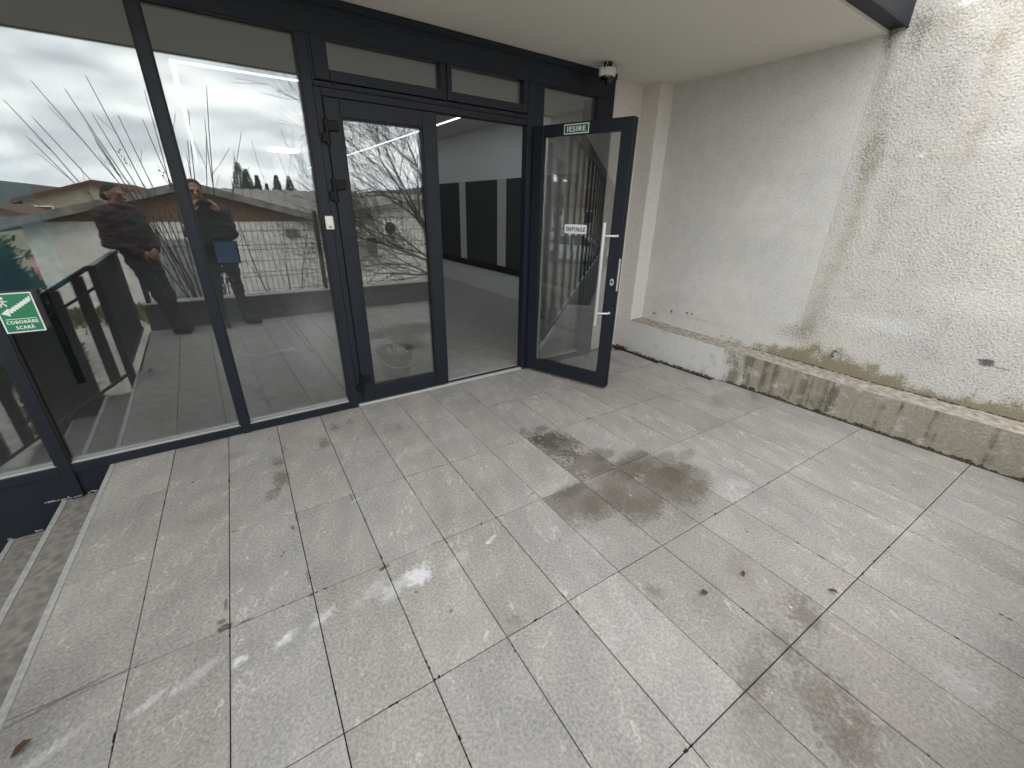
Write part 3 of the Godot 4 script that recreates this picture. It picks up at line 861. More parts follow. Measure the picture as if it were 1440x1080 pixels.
	cyl.tube([Vector3(0.846, 0.958, -0.001), Vector3(0.846, 0.958, 0.007)], [0.0155, 0.0145], 16)
	cyl.tube([Vector3(0.846, 0.984, -0.001), Vector3(0.846, 0.984, 0.007)], [0.0155, 0.0145], 16)
	cyl.box(Vector3(0.8305, 0.958, -0.001), Vector3(0.8615, 0.984, 0.0069), 0.001)
	part("lock_rosette", cyl.mesh(), M.steel, o)
	var key := MB.new()
	key.tube([Vector3(0.846, 0.975, 0.006), Vector3(0.846, 0.975, 0.011)], [0.0085, 0.0085], 14)
	key.box(Vector3(0.843, 0.955, 0.006), Vector3(0.849, 0.97, 0.0108), 0.001)
	part("lock_cylinder", key.mesh(), M.black_plastic, o)
	for y in [1.955, 1.615, 0.205]: hinge(o, Vector3(0.012, y, -0.072), -1.0)
	# canopy: slab, soffit and edge beam
	var c := thing("canopy", "concrete canopy with pale plastered underside and dark metal edge beam", "canopy")
	bx("soffit_slab", Vector3(-20.8, 2.645, -3.42), Vector3(wall_x(-1.4) + 0.30, 2.93, -1.472), M.plaster_soffit, c, 0.0)
	bx("edge_beam", Vector3(-20.8, 2.664, -1.4715), Vector3(wall_x(-1.4) + 0.212, 3.0, -1.366), A, c, 0.003)
	bx("edge_lip", Vector3(-20.8, 2.652, -1.378), Vector3(wall_x(-1.4) + 0.212, 2.6635, -1.3625), A, c, 0.002)
	# the strip of building wall right of the shopfront
	var sw := thing("building_wall", "narrow white plastered wall strip right of the shopfront", "wall")
	bx("wall_strip", Vector3(3.2835, -0.004, -3.42), Vector3(4.10, 2.644, -3.300), M.plaster_white, sw, 0.0)

func hinge(parent: Node, at: Vector3, s: float) -> void:
	var m := MB.new()
	m.tube([at + Vector3(0, -0.070, 0.010 * s), at + Vector3(0, 0.070, 0.010 * s)], [0.014, 0.014], 12)
	m.tube([at + Vector3(0, -0.076, 0.010 * s), at + Vector3(0, -0.070, 0.010 * s)], [0.010, 0.0145], 12)
	m.box(at + Vector3(0.004, 0.004, -0.003 if s > 0 else -0.020), at + Vector3(0.072, 0.062, 0.020 if s > 0 else 0.003), 0.004)
	m.box(at + Vector3(-0.034, -0.062, -0.003 if s > 0 else -0.020), at + Vector3(-0.004, -0.006, 0.020 if s > 0 else 0.003), 0.004)
	part("hinge", m.mesh(), M.black_plastic, parent)

# ------------------------------------------------------------------ inside
func interior() -> void:
	var zf := -3.285; var zr := -20.6; var xl := -20.8; var xr := 4.24
	var fl := structure(node("interior_floor"))
	bx("floor_bed", Vector3(xl, -0.20, zr), Vector3(xr, 0.004, zf), M.inside_grout, fl, 0.0)
	for a in 6:
		for b in 9:
			var x := 0.66 + 0.598 * a; var z := zf - 0.02 - 0.598 * b
			bx("floor_tile", Vector3(x, 0.0042, z - 0.596), Vector3(minf(x + 0.596, xr - 0.002), 0.010, z), M.inside_tile, fl, 0.0008)
	bx("floor_covering", Vector3(xl, 0.0045, zr), Vector3(0.655, 0.009, zf - 0.02), M.inside_tile, fl, 0.0)
	bx("floor_covering", Vector3(0.66, 0.0045, zr), Vector3(xr - 0.002, 0.009, zf - 0.02 - 9 * 0.598), M.inside_tile, fl, 0.0)
	structure(bx("interior_ceiling", Vector3(xl, 2.80, zr - 0.2), Vector3(xr + 0.2, 3.02, -3.4205), M.inside_ceiling, self, 0.0))
	var wl := structure(node("interior_wall"))
	bx("right_wall", Vector3(xr, -0.2, zr), Vector3(xr + 0.2, 2.799, -3.4215), M.inside_white, wl, 0.0)
	bx("left_wall", Vector3(xl - 0.2, GROUND, zr), Vector3(xl, 2.799, ZF), M.inside_white, wl, 0.0)
	bx("rear_wall", Vector3(xl, -0.2, zr - 0.2), Vector3(xr, 2.799, zr), M.inside_white, wl, 0.0)
	bx("front_corner", Vector3(3.2835, 0.0, -3.4805), Vector3(xr - 0.001, 2.799, -3.4205), M.inside_white, wl, 0.0)
	bx("front_lintel", Vector3(xl, 2.5, -3.4195), Vector3(3.283, 2.799, -3.277), M.inside_ceiling, wl, 0.0)
	# cladding on the right wall
	var cl := thing("wall_cladding", "dark felt wall panels with light slatted strips above black dado ledge indoors", "wall panels")
	var zs := [-3.5, -6.40, -6.69, -7.85, -8.11, -9.4, -9.68, -11.0, -11.3, -14.0, -17.0, -20.5]
	for k in range(0, zs.size() - 1):
		if k in [1, 3, 5, 7]:
			var n := 5
			var w: float = (zs[k] - zs[k + 1]) / n
			for q in n:
				bx("slat", Vector3(xr - 0.030, 0.545, zs[k] - w * (q + 0.86)), Vector3(xr - 0.002, 1.972, zs[k] - w * (q + 0.14)), M.inside_slat, cl, 0.002)
			bx("slat_backing", Vector3(xr - 0.0095, 0.545, zs[k + 1] + 0.002), Vector3(xr - 0.001, 1.972, zs[k] - 0.002), M.inside_slat, cl, 0.0)
		else:
			bx("felt_panel", Vector3(xr - 0.026, 0.545, zs[k + 1] + 0.002), Vector3(xr - 0.001, 1.972, zs[k] - 0.002), M.inside_panel, cl, 0.002)
	bx("dado_ledge", Vector3(xr - 0.04, 0.43, -20.5), Vector3(xr - 0.001, 0.5445, -3.5), M.inside_black, cl, 0.002)
	bx("dado", Vector3(xr - 0.008, 0.071, -20.5), Vector3(xr - 0.001, 0.4295, -3.5), M.inside_white, cl, 0.0)
	bx("skirting", Vector3(xr - 0.014, 0.011, -20.5), Vector3(xr - 0.001, 0.07, -3.5), M.inside_white, cl, 0.002)
	# line lights in the ceiling, and a round one
	var strips := [[Vector3(0.0, 2.793, -12.6), Vector3(0.036, 2.8, 13.3), "left long ceiling line light in the room, running away from the window"], [Vector3(3.5, 2.793, -12.6), Vector3(0.036, 2.8, 13.3), "right long ceiling line light in the room, seen above the doorway"], [Vector3(1.75, 2.793, -5.97), Vector3(3.44, 2.8, 0.036), "short ceiling line light nearest the window, parallel to the shopfront"]]
	for s in strips:
		var sz: Vector3 = s[1]
		var t := thing("ceiling_light", s[2], "light", s[0])
		bx("light_strip", Vector3(-sz.x / 2, -0.001, -sz.z / 2), Vector3(sz.x / 2, 0.0065, sz.z / 2), M.lamp_glow, t, 0.0)
		var al := AreaLight3D.new()
		al.name = "strip_light"
		al.area_size = Vector2(sz.x, sz.z)
		al.light_energy = 0.30
		al.light_color = Color(0.95, 0.98, 1.0)
		al.area_range = 20.0
		al.shadow_enabled = true
		t.add_child(al)
		al.position = Vector3(0, -0.004, 0); al.rotation.x = -PI / 2.0
	var rd := thing("round_ceiling_light", "round flat ceiling light deep in the room behind the glass", "light", Vector3(1.88, 2.80, -13.2))
	var rm := MB.new()
	rm.lathe([Vector2(0.0, -0.05), Vector2(0.36, -0.05), Vector2(0.38, -0.03), Vector2(0.38, -0.001)], 32)
	part("light_disc", rm.mesh(), M.lamp_glow, rd)
	var ol := OmniLight3D.new()
	ol.name = "disc_light"
	ol.light_energy = 0.12; ol.omni_range = 20.0; ol.omni_attenuation = 2.0; ol.light_size = 0.3; ol.shadow_enabled = true
	rd.add_child(ol); ol.position.y = -0.4
	# a teal display board near the left panes
	var tb := thing("display_board", "plain teal display board standing indoors behind the left pane", "board", Vector3(-1.9, 0.01, -5.0))
	bx("board", Vector3(-0.9, 0.84, -0.02), Vector3(0.79, 2.3, 0.02), M.teal_board, tb, 0.004)
	for x in [-0.7, 0.6]: bx("leg", Vector3(x, 0.0, -0.019), Vector3(x + 0.05, 0.839, 0.019), M.inside_black, tb, 0.003)
	# mop and bucket behind the closed leaf
	var bk := thing("bucket", "grey plastic bucket on the floor behind the closed glass door", "bucket", Vector3(1.20, 0.0105, -3.74))
	var bm := MB.new()
	bm.lathe([Vector2(0.0, 0.004), Vector2(0.115, 0.004), Vector2(0.115, 0.0), Vector2(0.12, 0.0), Vector2(0.165, 0.24), Vector2(0.178, 0.245), Vector2(0.178, 0.252), Vector2(0.160, 0.252), Vector2(0.116, 0.01), Vector2(0.0, 0.01)], 28)
	part("tub", bm.mesh(), mat("bucket_plastic", lin(0.16, 0.15, 0.13), 0.5), bk)
	var hd := MB.new()
	var arc := []
	for k in 13:
		var a := PI * k / 12.0
		arc.append(Vector3(0.178 * cos(a), 0.235 - 0.13 * sin(a) * 0.9, 0.178 * sin(a) * 0.98 + 0.012))
	hd.tube(arc, arc.map(func(_p): return 0.003), 6)
	part("bail_handle", hd.mesh(), M.steel, bk)
	var mp := thing("mop", "string mop with pale strands standing in the bucket, handle leaning left", "mop", Vector3(1.20, 0.24, -3.70))
	var hm := MB.new()
	hm.tube([Vector3(-0.03, 0.05, 0.0), Vector3(-0.42, 1.14, 0.28)], [0.011, 0.011], 10)
	part("handle", hm.mesh(), mat("mop_stick", lin(0.5, 0.5, 0.48), 0.5), mp)
	var so := MB.new()
	so.tube([Vector3(0.0, -0.03, -0.02), Vector3(-0.03, 0.05, 0.0), Vector3(-0.045, 0.10, 0.012)], [0.03, 0.024, 0.015], 10)
	part("socket", so.mesh(), mat("mop_socket", lin(0.45, 0.09, 0.07), 0.5), mp)
	var st := MB.new()
	var r := RandomNumberGenerator.new()
	r.seed = 12
	for k in 60:
		var a := r.randf() * TAU
		var rad := r.randf_range(0.04, 0.13)
		var e := Vector3(cos(a) * rad, -0.10 + r.randf() * 0.06, sin(a) * rad)
		st.tube([Vector3(0, -0.02, -0.01), Vector3(cos(a) * rad * 0.6, r.randf_range(0.0, 0.05), sin(a) * rad * 0.6), e], [0.006, 0.007, 0.006], 5)
	part("strands", st.mesh(), mat("mop_strands", lin(0.5, 0.5, 0.47), 0.95), mp)

# ------------------------------------------------------------------ parapet, fence, railing (behind the camera; the panes mirror them)
func parapet_and_railing() -> void:
	var z := 0.335
	var p := thing("parapet", "low grey rendered parapet along the outer edge of the terrace", "parapet")
	bx("parapet_body", Vector3(-0.93, GROUND, z), Vector3(wall_x(z) - 0.01, 0.315, z + 0.2), M.parapet_face, p, 0.004)
	bx("coping", Vector3(-0.94, 0.3155, z - 0.012), Vector3(wall_x(z) - 0.01, 0.338, z + 0.212), M.coping, p, 0.004)
	for k in 8:
		bx("skirting_tile", Vector3(-0.93 + 0.594 * k, 0.001, z - 0.010), Vector3(minf(-0.93 + 0.594 * k + 0.592, wall_x(z) - 0.02), 0.085, z - 0.0005), M.parapet_face, p, 0.001)
	# welded mesh fence on the parapet
	var fe := thing("mesh_fence", "welded wire mesh fence standing on the low parapet", "fence", Vector3(0, 0.338, z + 0.09))
	for x in [-0.88, 1.24, 3.36]:
		bx("fence_post", Vector3(x - 0.025, 0.0, -0.02), Vector3(x + 0.025, 1.10, 0.02), M.wire, fe, 0.003)
	for e in [[-0.85, 1.21], [1.27, 3.33]]:
		var m := MB.new()
		var n := int((e[1] - e[0]) / 0.066)
		for k in n + 1:
			var x: float = e[0] + (e[1] - e[0]) * k / n
			var pts := []; var rd := []
			for q in [[0.03, 0.0], [0.24, 0.0], [0.27, 0.025], [0.30, 0.0], [0.60, 0.0], [0.63, 0.025], [0.66, 0.0], [1.06, 0.0]]:
				pts.append(Vector3(x, q[0], q[1])); rd.append(0.0032)
			m.tube(pts, rd, 4, false)
		for y in [0.05, 0.24, 0.30, 0.45, 0.60, 0.66, 0.84, 1.02]:
			m.tube([Vector3(e[0] - 0.02, y, 0.004), Vector3(e[1] + 0.02, y, 0.004)], [0.004, 0.004], 4, false)
		part("mesh_panel", m.mesh(), M.wire, fe).set_meta("kind", "stuff")
	# railing: level along the terrace's left edge, then down the stairs
	var rl := thing("terrace_railing", "dark flat bar railing along the terrace edge and down the stairs", "railing", Vector3.ZERO, TERRACE_TURN)
	var x := -0.990
	bx("top_rail", Vector3(x - 0.025, 0.97, -1.34), Vector3(x + 0.025, 1.01, 0.24), M.railing_metal, rl, 0.003)
	bx("bottom_rail", Vector3(x - 0.02, 0.06, -1.34), Vector3(x + 0.02, 0.10, 0.24), M.railing_metal, rl, 0.003)
	bx("end_post", Vector3(x - 0.03, -0.25, -1.399), Vector3(x + 0.03, 1.01, -1.3405), M.railing_metal, rl, 0.003)
	var k := -1.30
	while k < 0.2:
		bx("baluster", Vector3(x - 0.012, 0.1005, k), Vector3(x + 0.012, 0.9695, k + 0.085), M.railing_metal, rl, 0.002)
		k += 0.16
	var sl := -0.17 / 0.275
	for y in [[0.97, 0.02], [0.80, 0.012], [-0.02, 0.016]]:
		var m := MB.new()
		m.tube([Vector3(x - 0.03, y[0] + 0.02, -1.375), Vector3(x - 1.72, y[0] + 0.02 + 1.69 * sl, -1.375)], [y[1], y[1]], 8)
		part("stair_rail", m.mesh(), M.railing_metal, rl)
	for q in 10:
		var xx := x - 0.12 - 0.175 * q
		var dy := (xx - x + 0.045) * -sl
		bx("stair_baluster", Vector3(xx - 0.043, 0.0 + dy - 0.01, -1.382), Vector3(xx + 0.043, 0.97 + dy, -1.368), M.railing_metal, rl, 0.002)
	bx("lower_post", Vector3(x - 1.78, GROUND, -1.40), Vector3(x - 1.72, -0.04, -1.345), M.railing_metal, rl, 0.003)

# ------------------------------------------------------------------ what stands in the yard and beyond
func branch(m: MB, r: RandomNumberGenerator, p: Vector3, d: Vector3, len: float, rad: float, depth: int, bend: Vector3, spread: float, kids: int) -> void:
	var pts := [p]; var rd := [rad]
	var q := p; var dir := d
	var n := 5
	for k in n:
		dir = (dir + bend * 0.12 + Vector3(r.randf_range(-1, 1), r.randf_range(-1, 1), r.randf_range(-1, 1)) * 0.10).normalized()
		q += dir * len / n
		pts.append(q); rd.append(maxf(rad * (1.0 - 0.7 * (k + 1) / n), 0.0030))
		if depth > 0 and k >= 1:
			for c in kids:
				var side := dir.cross(Vector3(r.randf_range(-1, 1), r.randf_range(-1, 1), r.randf_range(-1, 1))).normalized()
				var nd := (dir + side * spread * r.randf_range(0.5, 1.2)).normalized()
				branch(m, r, q, nd, len * r.randf_range(0.4, 0.68), rd[-1] * 0.62, depth - 1, bend, spread, kids)
	m.tube(pts, rd, 7 if rad > 0.03 else 4 if rad > 0.006 else 3, false)

func leaf_mass(r: RandomNumberGenerator, n: int, shape: Callable, size: float, c0: Color, c1: Color) -> ArrayMesh:
	var m := MB.new()
	for k in n:
		var e: Array = shape.call(r)                    # [place, outward]
		var p: Vector3 = e[0]; var out: Vector3 = e[1]
		m.tint = c0.lerp(c1, r.randf())
		var a := (out + Vector3(r.randf_range(-1, 1), r.randf_range(-0.4, 1.2), r.randf_range(-1, 1)) * 0.8).normalized()
		var b := a.cross(Vector3(r.randf_range(-1, 1), r.randf_range(-1, 1), r.randf_range(-1, 1))).normalized()
		var s: float = size * r.randf_range(0.6, 1.4) * (e[2] if e.size() > 2 else 1.0)
		var nn := a.cross(b)
		m.face([p - b * s * 0.22, p + a * s * 0.5 - b * s * 0.16, p + a * s, p + a * s * 0.5 + b * s * 0.16, p + b * s * 0.22], nn)
	return m.mesh()

func conifer(label: String, at: Vector3, h: float, w: float, leaves: int, size: float, group := "", full := false) -> void:
	var t := thing("conifer_tree", label, "tree", at, 0.0, group)
	var m := MB.new()
	m.tube([Vector3.ZERO, Vector3(0, h * 0.95, 0)], [w * 0.09, 0.01], 7)
	part("trunk", m.mesh(), M.bark, t)
	var r := RandomNumberGenerator.new()
	r.seed = hash(label)
	var nz := noise(r.randi() % 999, 1.1, 3)
	var shape := func(g: RandomNumberGenerator) -> Array:
		for tries in 20:
			var y := g.randf() if full else pow(g.randf(), 1.25)
			var a := g.randf() * TAU
			var d := Vector3(cos(a), 0, sin(a))
			var lump := 0.75 + 0.55 * nz.get_noise_3d(d.x * 1.6, y * h * 1.3, d.z * 1.6)
			var rad := w * ((1.0 - 0.85 * pow(y, 3.0)) if full else (1.0 - y * 0.93)) * lump * (1.0 if y > 0.06 else y / 0.06)
			var f := sqrt(g.randf()) if not full else g.randf_range(0.72, 1.04)
			return [Vector3(d.x * rad * f, y * h + 0.15, d.z * rad * f), d + Vector3.UP * 0.35, 1.0 if full else 1.0 - 0.7 * y]
		return [Vector3(0, h, 0), Vector3.UP]
	var crown := leaf_mass(r, leaves, shape, size, Color(0.018, 0.036, 0.018), Color(0.05, 0.085, 0.04))
	part("crown", crown, M.evergreen_leaf, t)
	if full:
		var hm := MB.new()
		hm.tint = Color(0.034, 0.060, 0.029)
		hm.lathe([Vector2(0, 0.1), Vector2(w * 0.62, 0.12), Vector2(w * 0.74, h * 0.4), Vector2(w * 0.62, h * 0.75), Vector2(w * 0.3, h * 0.95), Vector2(0, h * 0.99)], 14)
		part("inner_foliage", hm.mesh(), M.evergreen_leaf, t)

func house(label: String, category: String, at: Vector3, turn: float, w: float, d: float, wall_h: float, ridge: float, wall: Material, roof: Material, gable: Material, wins: Array, name_ := "house", group := "") -> Node3D:
	# gable looks along local -z; walls w by d, ridge along z
	var o := thing(name_, label, category, at, turn, group)
	var m := MB.new()
	m.box(Vector3(-w / 2, 0, 0), Vector3(w / 2, wall_h, d))
	part("wall", m.mesh(), wall, o)
	var g := MB.new()
	for z in [[-0.02, -1], [d + 0.02, 1]]:
		g.face([Vector3(-w / 2, wall_h, z[0]), Vector3(w / 2, wall_h, z[0]), Vector3(0, ridge, z[0])], Vector3(0, 0, z[1]))
		g.face([Vector3(-w / 2, wall_h, z[0]), Vector3(w / 2, wall_h, z[0]), Vector3(w / 2, wall_h, z[0] - z[1] * 0.05), Vector3(-w / 2, wall_h, z[0] - z[1] * 0.05)], Vector3.DOWN)
	part("gable", g.mesh(), gable, o)
	var ov := 0.35
	for s in [-1.0, 1.0]:
		var r := MB.new()
		var e := Vector3(s * (w / 2 + ov), wall_h - ov * (ridge - wall_h) / (w / 2), 0)
		var n := Vector3(s * (ridge - wall_h), w / 2, 0).normalized()
		var ridge_p := Vector3(s * 0.003, ridge, 0)
		var steps := maxi(4, int(d / 0.35))
		for k in steps:                                  # corrugation or tile courses as real ridges
			var za := -ov + (d + 2 * ov) * k / steps; var zb := -ov + (d + 2 * ov) * (k + 1) / steps; var zm := (za + zb) / 2
			for q in [[za, zm, -0.4], [zm, zb, 0.4]]:
				var lift0 := n * (0.0 if q[2] < 0 else 0.045); var lift1 := n * (0.045 if q[2] < 0 else 0.0)
				r.face([ridge_p + Vector3(0, 0, q[0]) + lift0 + n * 0.05, ridge_p + Vector3(0, 0, q[1]) + lift1 + n * 0.05, e + Vector3(0, 0, q[1]) + lift1 + n * 0.05, e + Vector3(0, 0, q[0]) + lift0 + n * 0.05], (n + Vector3(0, 0, q[2] * 0.6)).normalized())
		r.face([e + Vector3(0, 0, -ov) + n * 0.05, e + Vector3(0, 0, d + ov) + n * 0.05, e + Vector3(0, -0.14, d + ov), e + Vector3(0, -0.14, -ov)], Vector3(s, 0, 0))
		r.face([e + Vector3(0, 0, -ov), e + Vector3(0, 0, d + ov), ridge_p + Vector3(0, 0, d + ov), ridge_p + Vector3(0, 0, -ov)], -n)
		r.face([e + Vector3(0, -0.1, -ov), e + Vector3(0, 0, -ov) + n * 0.09, ridge_p + Vector3(0, 0, -ov) + n * 0.09, ridge_p + Vector3(0, -0.1, -ov)], Vector3.FORWARD)
		part("roof", r.mesh(), roof, o)
	for k in wins:                                       # [x, y, width, height, side]: side "f" front, "l" left, "r" right
		var wn := node("window", Vector3.ZERO, 0.0, o)
		var z := -0.03
		if k[4] != "f":
			wn.rotation.y = -PI / 2 if k[4] == "r" else PI / 2
			wn.position = Vector3((w / 2 if k[4] == "r" else -w / 2), 0, d / 2)
		part("frame", frame_mesh(k[0] - k[2] / 2, k[0] + k[2] / 2, k[1], k[1] + k[3], 0.07, 0.07, 0.07, 0.07, z, z + 0.05), M.sign_white, wn)
		bx("glass", Vector3(k[0] - k[2] / 2 + 0.07, k[1] + 0.07, z + 0.015), Vector3(k[0] + k[2] / 2 - 0.07, k[1] + k[3] - 0.07, z + 0.035), M.far_glass, wn, 0.0)
	return o

func car(label: String, at: Vector3, turn: float, paint: Material, group: String) -> void:
	var o := thing("parked_car", label, "car", at, turn, group)
	# side outline (x forward, y up), widths narrow towards the roof
	var st := [[-2.05, 0.30, 0.55, 0.70], [-2.0, 0.28, 0.92, 0.80], [-1.3, 0.24, 0.98, 0.86], [-0.4, 0.22, 0.96, 0.88], [0.5, 0.22, 0.95, 0.88], [1.2, 0.24, 0.90, 0.86], [1.85, 0.28, 0.78, 0.78], [2.08, 0.32, 0.55, 0.64]]
	var m := MB.new()
	for k in st.size() - 1:
		var a: Array = st[k]; var b: Array = st[k + 1]
		for s in [-1.0, 1.0]:
			var ring := [[1.0, 0.0], [1.03, 0.45], [0.94, 0.92], [0.80, 1.0]]
			for q in 3:
				var p := func(e: Array, i: int) -> Vector3: return Vector3(e[0], lerpf(e[1], e[2], ring[i][1]), s * e[3] * ring[i][0])
				var pa: Vector3 = p.call(a, q); var pb: Vector3 = p.call(b, q); var pc: Vector3 = p.call(b, q + 1); var pd: Vector3 = p.call(a, q + 1)
				var nn := (pb - pa).cross(pd - pa).normalized()
				if nn.z * s < 0 and q < 2 or nn.y < 0 and q == 2: nn = -nn
				m.face([pa, pb, pc, pd], nn)
		m.face([Vector3(a[0], a[2], -a[3] * 0.8), Vector3(b[0], b[2], -b[3] * 0.8), Vector3(b[0], b[2], b[3] * 0.8), Vector3(a[0], a[2], a[3] * 0.8)], Vector3(a[2] - b[2], b[0] - a[0], 0).normalized())
	for e in [[st[0], Vector3.LEFT], [st[-1], Vector3.RIGHT]]:
		var a: Array = e[0]
		m.face([Vector3(a[0], a[1], -a[3]), Vector3(a[0], a[1], a[3]), Vector3(a[0], a[2], a[3] * 0.8), Vector3(a[0], a[2], -a[3] * 0.8)], e[1])
	part("body", m.mesh(), paint, o)
	var roof := MB.new()
	roof.face([Vector3(-1.1, 1.42, -0.60), Vector3(0.25, 1.45, -0.60), Vector3(0.25, 1.45, 0.60), Vector3(-1.1, 1.42, 0.60)], Vector3.UP)
	for s in [-1.0, 1.0]:
		for x in [[-1.95, -1.1], [0.25, 1.15], [-0.42, -0.34]]:
			roof.tube([Vector3(x[0], 0.94 if x[0] < 0 and x[0] != -0.42 else 1.44, s * (0.70 if x[0] < -1 else 0.62)), Vector3(x[1], 1.41 if x[0] < -1 else 0.92, s * (0.60 if x[0] < -1 else 0.72))], [0.04, 0.04], 5)
		roof.tube([Vector3(-1.1, 1.42, s * 0.61), Vector3(0.25, 1.45, s * 0.61)], [0.03, 0.03], 5)
	part("roof", roof.mesh(), paint, o)
	var gl := MB.new()
	for s in [-1.0, 1.0]:
		gl.face([Vector3(-1.85, 0.96, s * 0.70), Vector3(1.1, 0.92, s * 0.71), Vector3(0.25, 1.42, s * 0.60), Vector3(-1.1, 1.40, s * 0.60)], Vector3(0, 0.2, s).normalized())
	gl.face([Vector3(1.13, 0.92, -0.70), Vector3(1.13, 0.92, 0.70), Vector3(0.26, 1.44, 0.59), Vector3(0.26, 1.44, -0.59)], Vector3(0.5, 0.85, 0).normalized())
	gl.face([Vector3(-1.93, 0.95, -0.70), Vector3(-1.93, 0.95, 0.70), Vector3(-1.11, 1.41, 0.59), Vector3(-1.11, 1.41, -0.59)], Vector3(-0.5, 0.85, 0).normalized())
	part("windows", gl.mesh(), M.far_glass, o)
	for x in [-1.28, 1.30]:
		for s in [-1.0, 1.0]:
			var w := MB.new()
			w.lathe([Vector2(0, -0.1), Vector2(0.30, -0.1), Vector2(0.33, -0.07), Vector2(0.33, 0.07), Vector2(0.30, 0.1), Vector2(0.2, 0.09), Vector2(0, 0.09)], 18, Transform3D(Basis(Vector3.RIGHT, PI / 2), Vector3(x, 0.33, s * 0.80)))
			part("wheel", w.mesh(), M.black_plastic, o)
	for s in [-1.0, 1.0]:
		bx("headlight", Vector3(1.93, 0.60, s * 0.55 - 0.14), Vector3(2.06, 0.72, s * 0.55 + 0.14), M.sign_white, o, 0.02)
		bx("tail_light", Vector3(-2.06, 0.68, s * 0.6 - 0.12), Vector3(-2.0, 0.84, s * 0.6 + 0.12), M.car_red, o, 0.01)
		bx("mirror", Vector3(0.72, 0.95, s * 0.86 - 0.06), Vector3(0.86, 1.06, s * 0.86 + 0.06), paint, o, 0.03)

func backdrop() -> void:
	mat("far_glass", lin(0.03, 0.035, 0.04), 0.08)
	mat("car_white", lin(0.75, 0.75, 0.75), 0.25).clearcoat_enabled = true
	mat("car_red", lin(0.30, 0.02, 0.02), 0.25).clearcoat_enabled = true
	mat("car_dark", lin(0.02, 0.022, 0.028), 0.25).clearcoat_enabled = true
	mat("car_silver", lin(0.40, 0.41, 0.42), 0.3).clearcoat_enabled = true
	var white := mat("house_render", lin(0.80, 0.79, 0.75), 0.9)
	grain(white, 81, 2.0, Color(0.84, 0.84, 0.82), Color(1, 1, 1), 0.2, 0.03, 5)
	var wood := mat("gable_wood", lin(0.27, 0.14, 0.06), 0.85)
	grain(wood, 82, 1.5, Color(0.6, 0.6, 0.6), Color(1, 1, 1), 0.0, 0.05, 4)
	var sheet := mat("roof_sheet", lin(0.26, 0.24, 0.22), 0.85)
	grain(sheet, 83, 2.5, Color(0.65, 0.65, 0.65), Color(1, 1, 1))
	var tiles := mat("roof_tile", lin(0.17, 0.06, 0.04), 0.9)
	grain(tiles, 84, 2.0, Color(0.6, 0.6, 0.6), Color(1, 1, 1))
	var brown := mat("roof_brown", lin(0.13, 0.085, 0.06), 0.9)
	grain(brown, 85, 2.0, Color(0.6, 0.6, 0.6), Color(1, 1, 1))
	var cream := mat("house_cream", lin(0.46, 0.40, 0.29), 0.9)
	grain(cream, 86, 2.0, Color(0.75, 0.75, 0.75), Color(1, 1, 1))
	# workshop with a wooden gable across the yard, and the long hall behind it
	var ws := house("white workshop with wooden gable facing the yard, behind the mesh fence", "building", Vector3(-0.35, GROUND, 9.0), 0.0, 7.0, 6.0, 2.22, 3.15, white, sheet, wood, [], "workshop")
	var vent := MB.new()
	vent.box(Vector3(2.2, 1.75, -0.12), Vector3(2.55, 2.0, -0.021), 0.02)
	part("wall_box", vent.mesh(), M.parapet_face, ws)
	var gd := MB.new()
	gd.box(Vector3(-1.3, 0.0, -0.04), Vector3(-0.25, 1.75, -0.0205), 0.005)
	part("gate", gd.mesh(), mat("gate_grey", lin(0.22, 0.23, 0.23), 0.7), ws)
	var boards := MB.new()
	for k in 34:
		var x := -3.35 + 0.2 * k
		var top := 2.22 + 0.93 * (1.0 - absf(x) / 3.5) - 0.06
		if top > 2.28: boards.box(Vector3(x, 2.235, -0.045), Vector3(x + 0.185, top, -0.021), 0.004)
	part("gable_boards", boards.mesh(), wood, ws).set_meta("kind", "stuff")
	var hall := house("long white hall with shallow grey corrugated roof behind the workshop", "building", Vector3(4.4, GROUND, 20.0), -PI / 2.0, 10.0, 15.5, 2.1, 3.18, white, sheet, white, [], "hall")
	hall.position = Vector3(16.0, GROUND, 15.2)
	hall.rotation.y = -PI / 2.0
	var annex := house("white side building with eaves and outdoor unit, right of the workshop", "building", Vector3(6.6, GROUND, 9.6), 0.0, 6.6, 5.0, 2.35, 2.9, white, sheet, white, [[-1.9, 1.0, 0.5, 0.7, "f"]], "annex")
	var ac := MB.new()
	ac.box(Vector3(-1.55, 1.75, -0.34), Vector3(-0.85, 2.2, -0.03), 0.02)
	part("cooling_unit", ac.mesh(), M.white_plastic, annex)
	var fan := MB.new()
	fan.lathe([Vector2(0.0, 0.0), Vector2(0.19, 0.0), Vector2(0.2, -0.015), Vector2(0.2, -0.03)], 20, Transform3D(Basis(Vector3.RIGHT, -PI / 2), Vector3(-1.28, 1.97, -0.362)))
	part("cooling_fan", fan.mesh(), M.far_glass, annex)
	# houses beyond, to the left in the mirror
	house("red roofed cream house far behind the left end of the workshop", "building", Vector3(-5.3, GROUND, 30.0), 0.1, 6.8, 9.0, 2.7, 3.75, cream, tiles, cream, [[-2.6, 1.3, 0.8, 1.1, "f"], [-1.0, 1.3, 0.8, 1.1, "f"], [0.6, 1.3, 0.8, 1.1, "f"], [2.2, 1.3, 0.8, 1.1, "f"]], "apartment_house")
	house("low shed with reddish roof left of the workshop", "building", Vector3(-7.2, GROUND, 20.0), 0.0, 5.0, 4.0, 1.6, 2.4, cream, tiles, cream, [[-1.0, 0.6, 0.7, 0.7, "f"]], "shed")
	var far := [[-48.0, -22.0, 0.03, "cream house with broad brown roof nearest in the row at the street end"], [-49.0, -3.0, -0.02, "cream house with brown roof at the street end, second along the row"], [-52.0, 15.0, 0.04, "brown roofed cream house farthest along the row across the street"]]
